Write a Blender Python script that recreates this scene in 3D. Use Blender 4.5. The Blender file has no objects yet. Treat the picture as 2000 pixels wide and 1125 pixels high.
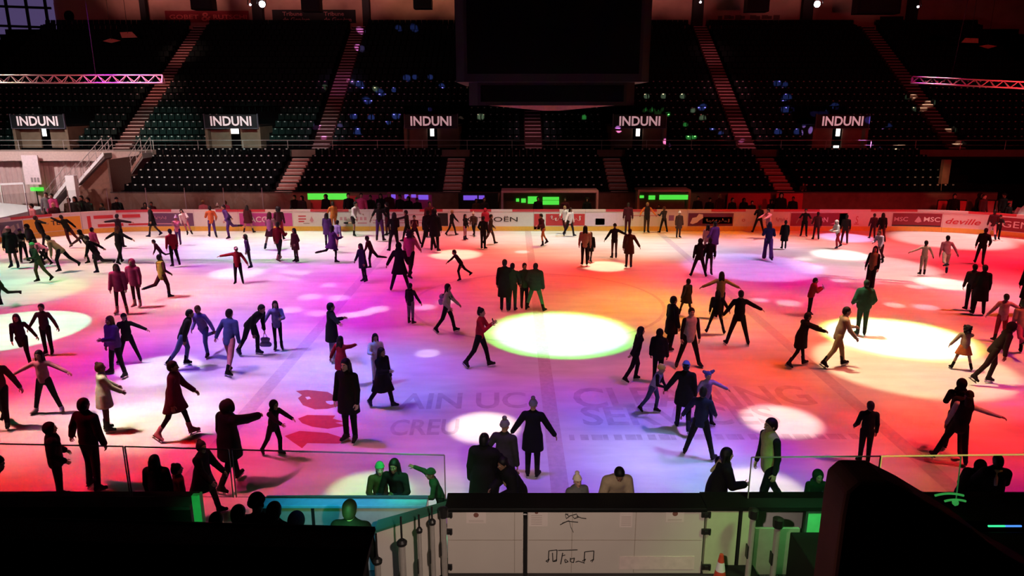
import bpy, math, random
import numpy as np
from mathutils import Matrix, Vector
random.seed(7)
SC = bpy.context.scene
COL = SC.collection
R = math.radians
# ------------------------------------------------------------------ camera
W, H = 2000, 1125
FPX = 1400.0
HC = 6.9
PITCH = R(14.38)
cam_data = bpy.data.cameras.new('camera')
cam_data.sensor_width = 36.0
cam_data.lens = FPX / W * 36.0
cam_data.clip_end = 300
cam = bpy.data.objects.new('camera', cam_data)
COL.objects.link(cam)
cam.location = (0, 0, HC)
cam.rotation_euler = (R(90) - PITCH, 0, 0)
SC.camera = cam
SC.view_settings.view_transform = 'Standard'
SC.view_settings.look = 'None'
SC.view_settings.exposure = 0.0
SC.view_settings.gamma = 1.0
SC.view_settings.use_curve_mapping = False
cy = SC.cycles
cy.max_bounces = 5; cy.diffuse_bounces = 2; cy.glossy_bounces = 2
cy.transmission_bounces = 4; cy.transparent_max_bounces = 10
cy.sample_clamp_indirect = 3.0
cy.use_denoising = True
CP, SP = math.cos(PITCH), math.sin(PITCH)

def dep(py):
    return PITCH + math.atan((py - H / 2) / FPX)
def at_y(px, py, Y):
    """point on the plane y = Y seen at the pixel"""
    z = HC - Y * math.tan(dep(py))
    d = Y * CP + (HC - z) * SP
    return Vector(((px - W / 2) / FPX * d, Y, z))
def at_z(px, py, z=0.0):
    """point at height z seen at the pixel"""
    Y = (HC - z) / math.tan(dep(py))
    d = Y * CP + (HC - z) * SP
    return Vector(((px - W / 2) / FPX * d, Y, z))
def to_px(p):
    d = p[1] * CP + (HC - p[2]) * SP
    return (W / 2 + FPX * p[0] / d, H / 2 + FPX * math.tan(math.atan2(HC - p[2], p[1]) - PITCH))

# ------------------------------------------------------------------ materials
MATS = {}
def mat(name, col, rough=0.7, spec=0.3, metal=0.0, emit=None, es=0.0, vary=0.18, scale=9.0, coat=0.0):
    if name in MATS:
        return MATS[name]
    m = bpy.data.materials.new(name)
    m.use_nodes = True
    nt = m.node_tree
    b = nt.nodes['Principled BSDF']
    c = (col[0], col[1], col[2], 1)
    b.inputs['Base Color'].default_value = c
    b.inputs['Roughness'].default_value = rough
    b.inputs['Specular IOR Level'].default_value = spec
    b.inputs['Metallic'].default_value = metal
    if coat:
        b.inputs['Coat Weight'].default_value = coat
    if emit:
        b.inputs['Emission Color'].default_value = (emit[0], emit[1], emit[2], 1)
        b.inputs['Emission Strength'].default_value = es
    if vary:
        tc = nt.nodes.new('ShaderNodeTexCoord')
        no = nt.nodes.new('ShaderNodeTexNoise')
        no.inputs['Scale'].default_value = scale
        no.inputs['Detail'].default_value = 2.0
        mx = nt.nodes.new('ShaderNodeMix'); mx.data_type = 'RGBA'
        mx.inputs[6].default_value = tuple(v * (1 - vary) for v in col) + (1,)
        mx.inputs[7].default_value = tuple(min(1, v * (1 + vary)) for v in col) + (1,)
        nt.links.new(tc.outputs['Object'], no.inputs['Vector'])
        nt.links.new(no.outputs['Fac'], mx.inputs[0])
        nt.links.new(mx.outputs[2], b.inputs['Base Color'])
    MATS[name] = m
    return m

CLOTH = {
 'black': (.006, .0055, .006), 'dark': (.016, .013, .014), 'char': (.03, .028, .03), 'grey': (.14, .135, .13),
 'lgrey': (.42, .41, .4), 'white': (.75, .73, .72), 'cream': (.7, .6, .45), 'beige': (.36, .27, .18), 'tan': (.28, .2, .1),
 'olive': (.05, .055, .02), 'dgreen': (.015, .035, .018), 'brown': (.05, .028, .018), 'dbrown': (.022, .013, .01),
 'maroon': (.05, .008, .014), 'red': (.32, .015, .03), 'orange': (.6, .17, .05), 'pink': (.65, .25, .3), 'hot': (.55, .06, .2),
 'purple': (.07, .025, .12), 'lilac': (.3, .24, .5), 'blue': (.05, .075, .25), 'navy': (.012, .014, .035), 'jeans': (.1, .13, .28),
 'pale': (.4, .42, .55), 'yellow': (.55, .42, .08), 'hivis': (.45, .45, .16), 'denim': (.04, .05, .1), 'green': (.05, .3, .1), 'sky': (.12, .2, .6)}
def cloth(c):
    return mat('cloth_' + c, CLOTH[c], rough=.88, spec=.15, vary=.25, scale=14)
HAIRC = {'black': (.005, .004, .004), 'brown': (.018, .01, .007), 'red': (.09, .03, .015), 'blond': (.3, .2, .09), 'grey': (.2, .19, .18), 'blue': (.06, .08, .3)}
def hairm(c):
    return mat('hair_' + c, HAIRC[c], rough=.6, spec=.25, vary=.3, scale=30)
SKINS = [(.42, .24, .17), (.35, .19, .13), (.5, .3, .22), (.2, .1, .065)]
def skinm(i):
    return mat('skin_%d' % i, SKINS[i], rough=.55, spec=.3, vary=.06, scale=20)

# ------------------------------------------------------------------ mesh helpers
def np_mesh(name, V, Q, mats, mi=None, smooth=True):
    me = bpy.data.meshes.new(name)
    V = np.asarray(V, dtype=np.float32); Q = np.asarray(Q, dtype=np.int32)
    me.vertices.add(len(V)); me.vertices.foreach_set('co', V.ravel())
    n = len(Q)
    me.loops.add(n * 4); me.loops.foreach_set('vertex_index', Q.ravel())
    me.polygons.add(n)
    me.polygons.foreach_set('loop_start', np.arange(0, n * 4, 4, dtype=np.int32))
    for m in mats:
        me.materials.append(m)
    if mi is not None:
        me.polygons.foreach_set('material_index', np.asarray(mi, dtype=np.int32))
    me.polygons.foreach_set('use_smooth', np.full(n, smooth, dtype=bool))
    me.update(calc_edges=True)
    return me

class MB:
    """collects faces of one mesh"""
    def __init__(s):
        s.v = []; s.f = []; s.m = []
    def add(s, vs, fs, m=0):
        b = len(s.v)
        s.v += [tuple(v) for v in vs]
        s.f += [tuple(b + i for i in f) for f in fs]
        s.m += [m] * len(fs)
        return s
    def box(s, x0, x1, y0, y1, z0, z1, m=0, M=None):
        vs = [Vector((x, y, z)) for x in (x0, x1) for y in (y0, y1) for z in (z0, z1)]
        if M is not None:
            vs = [M @ v for v in vs]
        return s.add(vs, [(0, 1, 3, 2), (4, 6, 7, 5), (0, 4, 5, 1), (2, 3, 7, 6), (0, 2, 6, 4), (1, 5, 7, 3)], m)
    def bar(s, a, b, w, d=None, m=0, n=4, up=(0, 0, 1)):
        a = Vector(a); b = Vector(b); d = d or w
        t = (b - a).normalized()
        u = Vector(up)
        if abs(t.dot(u)) > .98:
            u = Vector((0, 1, 0))
        x = t.cross(u).normalized(); y = x.cross(t)
        ring = []
        for k in range(n):
            an = 2 * math.pi * (k + .5) / n
            f = 1 / math.cos(math.pi / n) if n == 4 else 1
            ring.append(x * (math.cos(an) * w / 2 * f) + y * (math.sin(an) * d / 2 * f))
        vs = [a + r for r in ring] + [b + r for r in ring]
        fs = [(k, (k + 1) % n, n + (k + 1) % n, n + k) for k in range(n)]
        fs += [tuple(range(n - 1, -1, -1)), tuple(range(n, 2 * n))]
        return s.add(vs, fs, m)
    def lathe(s, prof, c=(0, 0, 0), n=16, m=0):
        c = Vector(c); vs = []; fs = []
        for r, z in prof:
            for k in range(n):
                a = 2 * math.pi * k / n
                vs.append(c + Vector((r * math.cos(a), r * math.sin(a), z)))
        for j in range(len(prof) - 1):
            for k in range(n):
                fs.append((j * n + k, j * n + (k + 1) % n, (j + 1) * n + (k + 1) % n, (j + 1) * n + k))
        fs.append(tuple(range(n - 1, -1, -1))); fs.append(tuple(range((len(prof) - 1) * n, len(prof) * n)))
        return s.add(vs, fs, m)
    def prism(s, pts, vec, m=0):
        """closed outline pts (3d, planar) swept along vec"""
        n = len(pts); vec = Vector(vec)
        vs = [Vector(p) for p in pts] + [Vector(p) + vec for p in pts]
        fs = [tuple(range(n)), tuple(range(2 * n - 1, n - 1, -1))]
        fs += [(k, n + k, n + (k + 1) % n, (k + 1) % n) for k in range(n)]
        return s.add(vs, fs, m)
    def build(s, name, mats, parent=None, loc=None, bevel=0, smooth=False):
        me = bpy.data.meshes.new(name)
        me.from_pydata(s.v, [], s.f)
        if not isinstance(mats, (list, tuple)):
            mats = [mats]
        for m in mats:
            me.materials.append(m)
        me.polygons.foreach_set('material_index', s.m)
        if smooth:
            me.polygons.foreach_set('use_smooth', [True] * len(s.f))
        me.update()
        import bmesh as _bm
        bm = _bm.new(); bm.from_mesh(me)
        _bm.ops.recalc_face_normals(bm, faces=bm.faces)
        bm.to_mesh(me); bm.free()
        o = bpy.data.objects.new(name, me)
        COL.objects.link(o)
        if parent:
            o.parent = parent
        if loc:
            o.location = loc
        if bevel:
            b = o.modifiers.new('bevel', 'BEVEL'); b.width = bevel; b.segments = 2; b.limit_method = 'ANGLE'
        return o

def tag(o, label=None, cat=None, group=None, kind=None):
    if label: o['label'] = label
    if cat: o['category'] = cat
    if group: o['group'] = group
    if kind: o['kind'] = kind
    return o
def empty(name, loc=(0, 0, 0), label=None, cat=None, group=None):
    o = bpy.data.objects.new(name, None); COL.objects.link(o)
    o.location = loc; o.empty_display_size = .2
    return tag(o, label, cat, group)
def struct(o):
    o['kind'] = 'structure'; return o

_txt = {}
def text_polys(txt, bold=0.0, shear=0.0):
    """verts (x,y) and faces of a string, height about 1 (capital), left at x = 0"""
    key = (txt, bold, shear)
    if key in _txt:
        return _txt[key]
    cu = bpy.data.curves.new('t', 'FONT'); cu.body = txt; cu.fill_mode = 'FRONT'; cu.offset = bold; cu.shear = shear; cu.resolution_u = 3
    cu.size = 1.45
    o = bpy.data.objects.new('t', cu); COL.objects.link(o)
    dg = bpy.context.evaluated_depsgraph_get(); dg.update()
    me = o.evaluated_get(dg).to_mesh()
    vs = [(v.co.x, v.co.y) for v in me.vertices]; fs = [tuple(p.vertices) for p in me.polygons]
    bpy.data.objects.remove(o); bpy.data.curves.remove(cu)
    x0 = min(v[0] for v in vs); x1 = max(v[0] for v in vs)
    vs = [(v[0] - x0, v[1]) for v in vs]
    _txt[key] = (vs, fs, x1 - x0)
    return _txt[key]
def text_map(mb, txt, fn, u0, u1, v0, h, m=0, bold=0.0, shear=0.0):
    """lays a string between u0 and u1 on the surface fn(u, v), cap height h above v0"""
    vs, fs, w = text_polys(txt, bold, shear)
    mb.add([fn(u0 + (u1 - u0) * x / w, v0 + y * h) for x, y in vs], fs, m)
# ------------------------------------------------------------------ setting: ice, floor, shell
def ice_material():
    m = bpy.data.materials.new('ice'); m.use_nodes = True
    nt = m.node_tree; b = nt.nodes['Principled BSDF']; L = nt.links.new
    tc = nt.nodes.new('ShaderNodeTexCoord')
    mp = nt.nodes.new('ShaderNodeMapping'); mp.inputs['Scale'].default_value = (.25, .9, 1)
    n1 = nt.nodes.new('ShaderNodeTexNoise'); n1.inputs['Scale'].default_value = 2.2; n1.inputs['Detail'].default_value = 5; n1.inputs['Roughness'].default_value = .6
    r1 = nt.nodes.new('ShaderNodeValToRGB')
    r1.color_ramp.elements[0].position = .3; r1.color_ramp.elements[0].color = (.66, .66, .67, 1)
    r1.color_ramp.elements[1].position = .7; r1.color_ramp.elements[1].color = (.82, .82, .82, 1)
    n2 = nt.nodes.new('ShaderNodeTexNoise'); n2.inputs['Scale'].default_value = 14; n2.inputs['Detail'].default_value = 3
    mr = nt.nodes.new('ShaderNodeMapRange'); mr.inputs[3].default_value = .38; mr.inputs[4].default_value = .6
    L(tc.outputs['Object'], mp.inputs['Vector']); L(mp.outputs['Vector'], n1.inputs['Vector'])
    L(n1.outputs['Fac'], r1.inputs['Fac']); L(r1.outputs['Color'], b.inputs['Base Color'])
    L(tc.outputs['Object'], n2.inputs['Vector']); L(n2.outputs['Fac'], mr.inputs[0]); L(mr.outputs[0], b.inputs['Roughness'])
    b.inputs['Specular IOR Level'].default_value = .03
    return m
XC, XH, YN, YF, RC = 1.0, 29.0, 9.95, 39.75, 8.5
def rink_outline(off=0.0, n=12):
    pts = []
    for cx, cyy, a0 in ((XC + XH - RC, YN + RC, -90), (XC + XH - RC, YF - RC, 0), (XC - XH + RC, YF - RC, 90), (XC - XH + RC, YN + RC, 180)):
        for k in range(n + 1):
            a = R(a0 + 90 * k / n)
            pts.append((cx + (RC + off) * math.cos(a), cyy + (RC + off) * math.sin(a)))
    return pts
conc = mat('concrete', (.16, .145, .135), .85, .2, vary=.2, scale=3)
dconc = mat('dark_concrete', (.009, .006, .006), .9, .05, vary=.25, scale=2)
blackm = mat('black_paint', (.008, .0075, .008), .6, .25, vary=.2)
mb = MB(); mb.box(-60, 60, -8, 80, -.35, -.012)
struct(mb.build('floor', mat('arena_floor', (.07, .06, .058), .8, .2, vary=.25, scale=1.5)))
mb = MB()
o = rink_outline(.08)
mb.prism([(x, y, -.012) for x, y in o], (0, 0, .012))
ice = struct(mb.build('floor_ice', ice_material()))
# lines and lettering frozen in the ice
def ice_strip(name, x0, x1, y0, y1, m, z=.004):
    q = MB(); q.add([(x0, y0, z), (x1, y0, z), (x1, y1, z), (x0, y1, z)], [(0, 1, 2, 3)]); return q.build(name, m, ice)
linered = mat('line_red', (.63, .54, .57), .5, .1, vary=.2)
lineblue = mat('line_blue', (.6, .57, .65), .5, .1, vary=.2)
ice_strip('centre_line', .72, 1.06, YN, YF, linered)
ice_strip('blue_line', -6.3, -5.95, YN, YF, lineblue)
ice_strip('blue_line', 8.0, 8.35, YN, YF, lineblue)
ice_strip('goal_line', -24.1, -24.0, YN + 4, YF - 4, linered)
ice_strip('goal_line', 26.0, 26.1, YN + 4, YF - 4, linered)
q = MB()
for k in range(48):
    a0, a1 = 2 * math.pi * k / 48, 2 * math.pi * (k + 1) / 48
    q.add([(.9 + r * math.cos(a), 24.8 + r * math.sin(a), .0045) for a in (a0, a1) for r in (4.42, 4.55)], [(0, 1, 3, 2)])
q.build('centre_circle', lineblue, ice)
fadeg = mat('ice_lettering', (.58, .55, .58), .5, .1, vary=.25, scale=4)
def ice_text(txt, xl, yl, xr, yr, h, bold=.02, name='ice_lettering', m=fadeg):
    a = at_z(xl, yl); b = at_z(xr, yr); d = b - a
    u = d.normalized(); v = Vector((-u.y, u.x, 0)); q = MB()
    text_map(q, txt, lambda s, t: a + u * s + v * t + Vector((0, 0, .005)), 0, d.length, 0, h, bold=bold)
    return q.build(name, m, ice)
ice_text('CLEANING', 1125, 796, 1600, 790, 1.15, .03)
ice_text('SERVICES', 1140, 830, 1530, 828, .95, .03)
for k in range(26):
    x = 1112 + k * 22; p = at_z(x, 856 - k * .08); ice_strip('ice_lettering', p.x, p.x + .11 + .06 * (k * 7 % 3), p.y - .1, p.y + .16, fadeg, .005)
ice_text('AIN UC', 775, 799, 1030, 796, .9, .03)
ice_text('CREU', 758, 850, 895, 848, .75, .03)
redlogo = mat('ice_red_logo', (.5, .12, .13), .5, .1, vary=.15)
def ice_blob(pts, m, name='ice_logo', z=.006):
    q = MB(); q.add([(p.x, p.y, z) for p in (at_z(x, y) for x, y in pts)], [tuple(range(len(pts)))]); return q.build(name, m, ice)
ice_blob([(578, 764), (600, 762), (640, 766), (662, 778), (668, 792), (640, 799), (615, 800), (592, 792), (582, 778), (590, 772)], redlogo)
ice_blob([(582, 818), (600, 811), (655, 812), (650, 818), (672, 824), (655, 826), (676, 832), (640, 838), (610, 834), (590, 827)], redlogo)
ice_blob([(556, 852), (585, 842), (640, 846), (690, 862), (660, 867), (600, 866), (590, 876), (572, 864)], redlogo)
icew = mat('ice_white_patch', (.78, .78, .79), .5, .1)
ice_blob([(596, 776), (604, 775), (608, 779), (600, 781)], icew, z=.008)
ice_blob([(636, 784), (652, 783), (656, 789), (646, 791), (638, 788)], icew, z=.008)

# shell
rng = 46
mb = MB(); mb.box(-rng, rng, 67.2, 67.6, 0, 22)
struct(mb.build('wall_far', mat('far_wall', (.3, .17, .13), .85, .2, vary=.25, scale=1.2)))
mb = MB(); mb.box(-rng - .3, -rng, -6, 67.6, 0, 22); struct(mb.build('wall_left', blackm))
mb = MB(); mb.box(rng, rng + .3, -6, 67.6, 0, 22); struct(mb.build('wall_right', blackm))
mb = MB(); mb.box(-rng, rng, -6.3, -6, 0, 22); struct(mb.build('wall_near', blackm))
mb = MB(); mb.box(-rng, rng, -6.3, 67.6, 22, 22.3); struct(mb.build('ceiling', blackm))

# ------------------------------------------------------------------ seating tiers
def tier(name, x0, x1, y0, z0, dy, dz, n, back, base, m):
    prof = [(y0 - .0, base)]
    for k in range(n):
        prof += [(y0 + k * dy, z0 + k * dz), (y0 + (k + 1) * dy, z0 + k * dz)]
    prof += [(y0 + n * dy + back, z0 + (n - 1) * dz), (y0 + n * dy + back, base)]
    q = MB(); q.prism([(x0, y, z) for y, z in prof], (x1 - x0, 0, 0))
    return struct(q.build(name, m))
LY0, LZ0, LDY, LDZ, LN = 43.2, 1.38, .9, .376, 6
UY0, UZ0, UDY, UDZ, UN = 50.8, 3.95, .79, .487, 20
LXA, LXB = -24.0, 29.0
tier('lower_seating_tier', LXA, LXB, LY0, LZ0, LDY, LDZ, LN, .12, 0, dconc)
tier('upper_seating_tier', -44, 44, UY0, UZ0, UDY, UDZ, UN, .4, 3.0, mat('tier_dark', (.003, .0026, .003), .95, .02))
# gallery between the tiers
mb = MB(); mb.box(-44, 44, 48.75, 50.8, 3.3, 3.5); struct(mb.build('gallery_slab', dconc))
mb = MB(); mb.box(-44, 44, 48.75, 48.9, 3.5, 3.95); struct(mb.build('gallery_kerb', mat('kerb_brown', (.16, .09, .075), .8, .2, vary=.3, scale=2)))
steelm = mat('steel_rail', (.5, .42, .4), .45, .5, metal=.6)
rail = empty('gallery_railing', (2, 48.82, 3.95), 'long steel railing running along the gallery above the lower seats', 'railing')
q = MB(); q.bar((-44, 0, .62), (40, 0, .62), .05, n=8); q.build('top_rail', steelm, rail)
q = MB(); q.bar((-44, 0, .3), (40, 0, .3), .03, n=6); q.build('mid_rail', steelm, rail)
for k in range(29):
    q = MB(); q.bar((-44 + 3 * k, 0, 0), (-44 + 3 * k, 0, .62), .045, n=6); q.build('rail_post', steelm, rail)

# stairs
LST = [-14.0, -3.7, 6.6, 16.8]
UST = [-27.2, -13.35, 1.5, 16.4, 31.0]
nose = mat('step_nosing', (.62, .5, .46), .7, .3)
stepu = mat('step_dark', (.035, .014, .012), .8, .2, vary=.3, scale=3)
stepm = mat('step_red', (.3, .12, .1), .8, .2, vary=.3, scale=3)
def stairway(xc, w, y0, z0, dy, dz, n, label, sm=None):
    t = empty('stairway', (xc, y0, z0), label, 'stairs')
    prof = [(-.02, -.18)]
    for k in range(n * 2):
        prof += [(k * dy / 2 - .02, (k + 1) * dz / 2 - .1), ((k + 1) * dy / 2 - .02, (k + 1) * dz / 2 - .1)]
    yb = n * dy
    prof += [(yb - .02, n * dz - .3)]
    q = MB(); q.prism([(-w / 2, y, z + .12) for y, z in prof], (w, 0, 0)); q.build('stair_flight', sm or stepm, t)
    q = MB()
    for k in range(n * 2):
        y = k * dy / 2 - .035; z = (k + 1) * dz / 2 + .02
        q.box(-w / 2 + .06, w / 2 - .06, y, y + .07, z - .03, z + .012)
    q.build('step_nosing', nose, t)
    return t
ordn = ['first', 'second', 'third', 'fourth', 'fifth', 'sixth', 'seventh', 'eighth', 'ninth', 'tenth', 'eleventh', 'twelfth', 'thirteenth', 'fourteenth',
        'fifteenth', 'sixteenth', 'seventeenth', 'eighteenth', 'nineteenth', 'twentieth', 'twenty-first', 'twenty-second', 'twenty-third', 'twenty-fourth', 'twenty-fifth', 'twenty-sixth', 'twenty-seventh', 'twenty-eighth']
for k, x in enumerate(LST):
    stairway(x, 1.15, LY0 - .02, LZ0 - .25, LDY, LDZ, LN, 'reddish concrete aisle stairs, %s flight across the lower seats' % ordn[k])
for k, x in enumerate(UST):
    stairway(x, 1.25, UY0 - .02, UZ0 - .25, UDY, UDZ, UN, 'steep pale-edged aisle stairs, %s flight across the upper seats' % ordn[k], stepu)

# seats
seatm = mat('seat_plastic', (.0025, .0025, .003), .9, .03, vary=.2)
glintm = mat('seat_glint', (.5, .5, .48), .6, .2, vary=0)  # highlight on the seat back edge, put in as a pale patch
seat_green = mat('seat_green', (.008, .019, .017), .9, .04, vary=.2)
def seat_mesh():
    q = MB()
    q.prism([(-.2, -.02, .40), (-.2, -.36, .43), (-.2, -.39, .41), (-.2, -.37, .385), (-.2, -.02, .355)], (.4, 0, 0))
    q.prism([(-.2, .0, .38), (-.2, .07, .78), (-.2, .05, .82), (-.2, .02, .80), (-.2, -.045, .42)], (.4, 0, 0))
    q.box(-.03, .03, -.1, .0, 0, .37)
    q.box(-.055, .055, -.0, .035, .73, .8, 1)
    return q
sq = seat_mesh()
def seat_rows():
    lower, upper = [], []
    for r in range(LN):
        y = LY0 + r * LDY + .62; z = LZ0 + r * LDZ
        edges = [LXA + .2] + LST + [LXB - 1.0]
        for b in range(len(edges) - 1):
            a = edges[b] + (.7 if b else .15); e = edges[b + 1] - .7
            n = int((e - a) / .47)
            for i in range(n):
                lower.append((r, b, i, a + (e - a - n * .47) / 2 + .235 + i * .47, y, z))
    for r in range(UN):
        y = UY0 + r * UDY + .52; z = UZ0 + r * UDZ
        edges = [-41.5] + UST + [41.5]
        for b in range(len(edges) - 1):
            a = edges[b] + .75; e = edges[b + 1] - .75
            n = int((e - a) / .47)
            for i in range(n):
                x = a + .235 + i * .47
                if r < 5 and any(abs(x - v) < 2.2 for v in VOM):
                    continue
                upper.append((x, y, z, 2 if r < 9 else 9))  # no painted highlights on the upper, darker rows
    return lower, upper
VOM = [-32.5, -19.25, -5.55, 8.75, 22.65]
lower, upper = seat_rows()
lower.sort(key=lambda t: (t[0], abs(t[3])))
proto = None
for r, b, i, x, y, z in lower[:300]:
    if proto is None:
        proto = sq.build('folding_seat', [seatm, glintm], bevel=0)
        o = proto
    else:
        o = proto.copy(); COL.objects.link(o)
    o.location = (x, y, z + .001)
    where = 'past the %s lower stairway' % ordn[b - 1] if b else 'from the open block end'
    tag(o, 'black folding seat, %s in the %s row %s' % (ordn[i], ordn[r], where), 'seat', 'folding seats in the lower tier')
base = np.array(sq.v); fq = np.array([f for f in sq.f if len(f) == 4]); nv = len(base)
q = MB()
rest = [(x, y, z, 0) for r, b, i, x, y, z in lower[300:]] + upper
allv = []; allf = []; allm = []
for k, (x, y, z, mi) in enumerate(rest):
    allv.append(base + np.array([x, y, z]))
    for f, m in zip(sq.f, sq.m):
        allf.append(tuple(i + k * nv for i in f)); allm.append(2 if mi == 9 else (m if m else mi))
me = bpy.data.meshes.new('seat_rows'); me.from_pydata(np.vstack(allv).tolist(), [], allf)
for m in (seatm, glintm, seat_green): me.materials.append(m)
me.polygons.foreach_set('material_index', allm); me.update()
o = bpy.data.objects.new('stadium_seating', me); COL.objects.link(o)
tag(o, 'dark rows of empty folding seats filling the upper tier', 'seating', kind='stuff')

# vomitories with their lettered signs
brownw = mat('vomitory_wall', (.2, .12, .085), .8, .2, vary=.3, scale=2)
signm = mat('sign_black', (.01, .009, .012), .5, .3)
letm = mat('sign_letters', (.8, .7, .72), .5, .2, emit=(1, .55, .6), es=.42, vary=0)
exitm = mat('exit_light', (.9, .9, .9), .4, .2, emit=(1, .93, .85), es=3.0, vary=0)
vw = ['at the far corner by the white passage', 'above the lit doorway beside the teal seats', 'beside the upper stairs under the hanging scoreboard edge', 'just past the hanging scoreboard', 'in the darkest seats, letters unevenly lit']
for k, x in enumerate(VOM):
    t = empty('vomitory', (x, 50.5, 3.5), 'dark entrance tunnel through the seats, %s sign overhead' % ordn[k], 'entrance')
    q = MB(); q.box(-1.9, -1.7, 0, 4, 0, 1.9); q.build('side_wall', brownw, t)
    q = MB(); q.box(1.7, 1.9, 0, 4, 0, 1.9); q.build('side_wall', brownw, t)
    q = MB(); q.box(-1.7, 1.7, 3.2, 3.4, 0, 1.9); q.build('end_wall', mat('vom_dark', (.06, .035, .03), .8, .2, vary=.3), t)
    q = MB(); q.box(-1.7, -.35, .5, .62, 0, 1.85); q.build('front_panel', brownw, t)
    q = MB(); q.box(.35, 1.7, .5, .62, 0, 1.85); q.build('front_panel', brownw, t)
    q = MB(); q.box(-1.9, 1.9, 0, 4, 1.9, 2.0); q.build('tunnel_roof', blackm, t)
    q = MB(); q.box(-.26, .26, .4, .46, 1.42, 1.78) if k == 1 else q.box(-.13, .13, .4, .46, 1.25, 1.78); q.build('exit_light', exitm, t)
    if k == 4: q = MB(); q.box(-.2, .16, .4, .46, .1, .6); q.build('exit_light', exitm, t)
    s = empty('sign', (x, 50.38, 5.32), 'black sign with pale letters INDUNI, %s' % vw[k], 'sign')
    q = MB(); q.box(-1.8, 1.8, 0, .1, 0, .9); q.build('sign_board', signm, s)
    q = MB(); text_map(q, 'INDUNI', lambda u, v: Vector((u, -.012, v)), -1.4, 1.4, .17, .6, bold=.035); q.build('lettering', letm, s)
    q = MB(); q.box(-1.85, 1.85, -.02, .12, -.05, 0); q.box(-1.85, -1.8, -.02, .12, 0, .95); q.box(1.8, 1.85, -.02, .12, 0, .95); q.build('sign_frame', mat('sign_frame', (.1, .08, .12), .5, .4), s)

# ------------------------------------------------------------------ far fascia and banners
def banner(px0, px1, py0, py1, label, board, paint, Y=67.1, extra=None):
    a = at_y(px0, py1, Y); b = at_y(px1, py0, Y)
    t = empty('banner', ((a.x + b.x) / 2, Y, a.z), label, 'banner')
    w = (b.x - a.x) / 2; h = b.z - a.z
    q = MB(); q.box(-w, w, 0, .06, 0, h); q.build('banner_cloth', board, t)
    if extra: extra(t, w, h)
    return t
def put_text(t, txt, u0, u1, v0, h, m, bold=.02, shear=0):
    q = MB(); text_map(q, txt, lambda u, v: Vector((u, -.01, v)), u0, u1, v0, h, bold=bold, shear=shear); q.build('lettering', m, t)
redb = mat('banner_red', (.16, .008, .014), .7, .2); redl = mat('banner_red_letters', (.5, .09, .08), .7, .2)
banner(324, 485, 21, 44, 'dark red banner lettered GOBET RUTSCHI high on the far wall', 'x' and redb, None,
       extra=lambda t, w, h: (put_text(t, 'GOBET', -w * .9, -w * .2, h * .3, h * .36, redl), put_text(t, '&', -w * .14, w * .1, h * .15, h * .7, redl), put_text(t, 'RUTSCHI', w * .15, w * .95, h * .3, h * .36, redl)))
blb = mat('banner_black', (.008, .007, .008), .7, .2); grl = mat('banner_grey_letters', (.3, .12, .12), .7, .2)
for n, (a, b) in enumerate(((533, 612), (613, 694))):
    banner(a, b, 19, 45, 'black newspaper banner with two lines of lettering, %s of a pair' % ordn[n], blb, None,
           extra=lambda t, w, h: (put_text(t, 'Tribune', -w * .5, w * .45, h * .55, h * .3, grl), put_text(t, 'de Genève', -w * .5, w * .8, h * .12, h * .3, grl)))
palb = mat('banner_pale', (.3, .16, .13), .8, .2); drk = mat('banner_dark_letters', (.08, .035, .03), .7, .2)
banner(1380, 1535, 16, 46, 'brownish banner with two dark lines of faded lettering', palb, None,
       extra=lambda t, w, h: [MB().box(u * w, (u + .11 + .05 * (k % 2)) * w, -.012, -.004, h * (.3 if k % 3 else .26), h * (.55 if k % 2 else .5)).build('faded_letter', drk, t) for k, u in enumerate((-.72, -.56, -.42, -.28, -.14, .1, .25, .4, .55, .7))])
banner(108, 168, 5, 50, 'pale banner with a big dark disc at the far corner', palb, None,
       extra=lambda t, w, h: MB().lathe([(.01, 0), (h * .24, 0)], (0, 0, 0), 24).build('disc', drk, t).__setattr__('matrix_local', Matrix.Translation((-.1 * w, -.012, h * .42)) @ Matrix.Rotation(R(90), 4, 'X')))
banner(1718, 1765, 32, 48, 'black rounded banner at the dark end of far wall', blb, None)
colm = mat('column_black', (.012, .01, .011), .7, .2)
for n, (px, w) in enumerate(((283, .5), (505, .9), (716, .6), (1362, .9), (1575, .9), (1780, .8))):
    p = at_y(px, 30, 66.9)
    q = MB(); q.box(p.x - w / 2, p.x + w / 2, 66.6, 67.15, 13.0, 21.9); struct(q.build('wall_column', colm))
# loudspeakers hung over the stand
for n, (a, b, y1) in enumerate(((378, 420, 20), (592, 628, 24), (809, 844, 18), (1455, 1498, 24), (1667, 1752, 28))):
    p = at_y(a, y1, 60); p2 = at_y(b, y1, 60)
    t = empty('loudspeaker', ((p.x + p2.x) / 2, 60, p.z), 'black box loudspeaker hanging over upper seats, %s along the roof' % ordn[n], 'loudspeaker')
    w = (p2.x - p.x) / 2
    q = MB(); q.box(-w, w, -.5, .5, 0, 1.6); q.build('cabinet', blackm, t, bevel=.04)
    q = MB(); q.box(-w * .85, w * .85, -.53, -.5, .15, 1.45); q.build('grille', mat('grille', (.02, .02, .02), .8, .1), t)
    q = MB(); q.bar((0, 0, 1.6), (0, 0, 22 - p.z), .06); q.build('hanging_rod', blackm, t)
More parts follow.
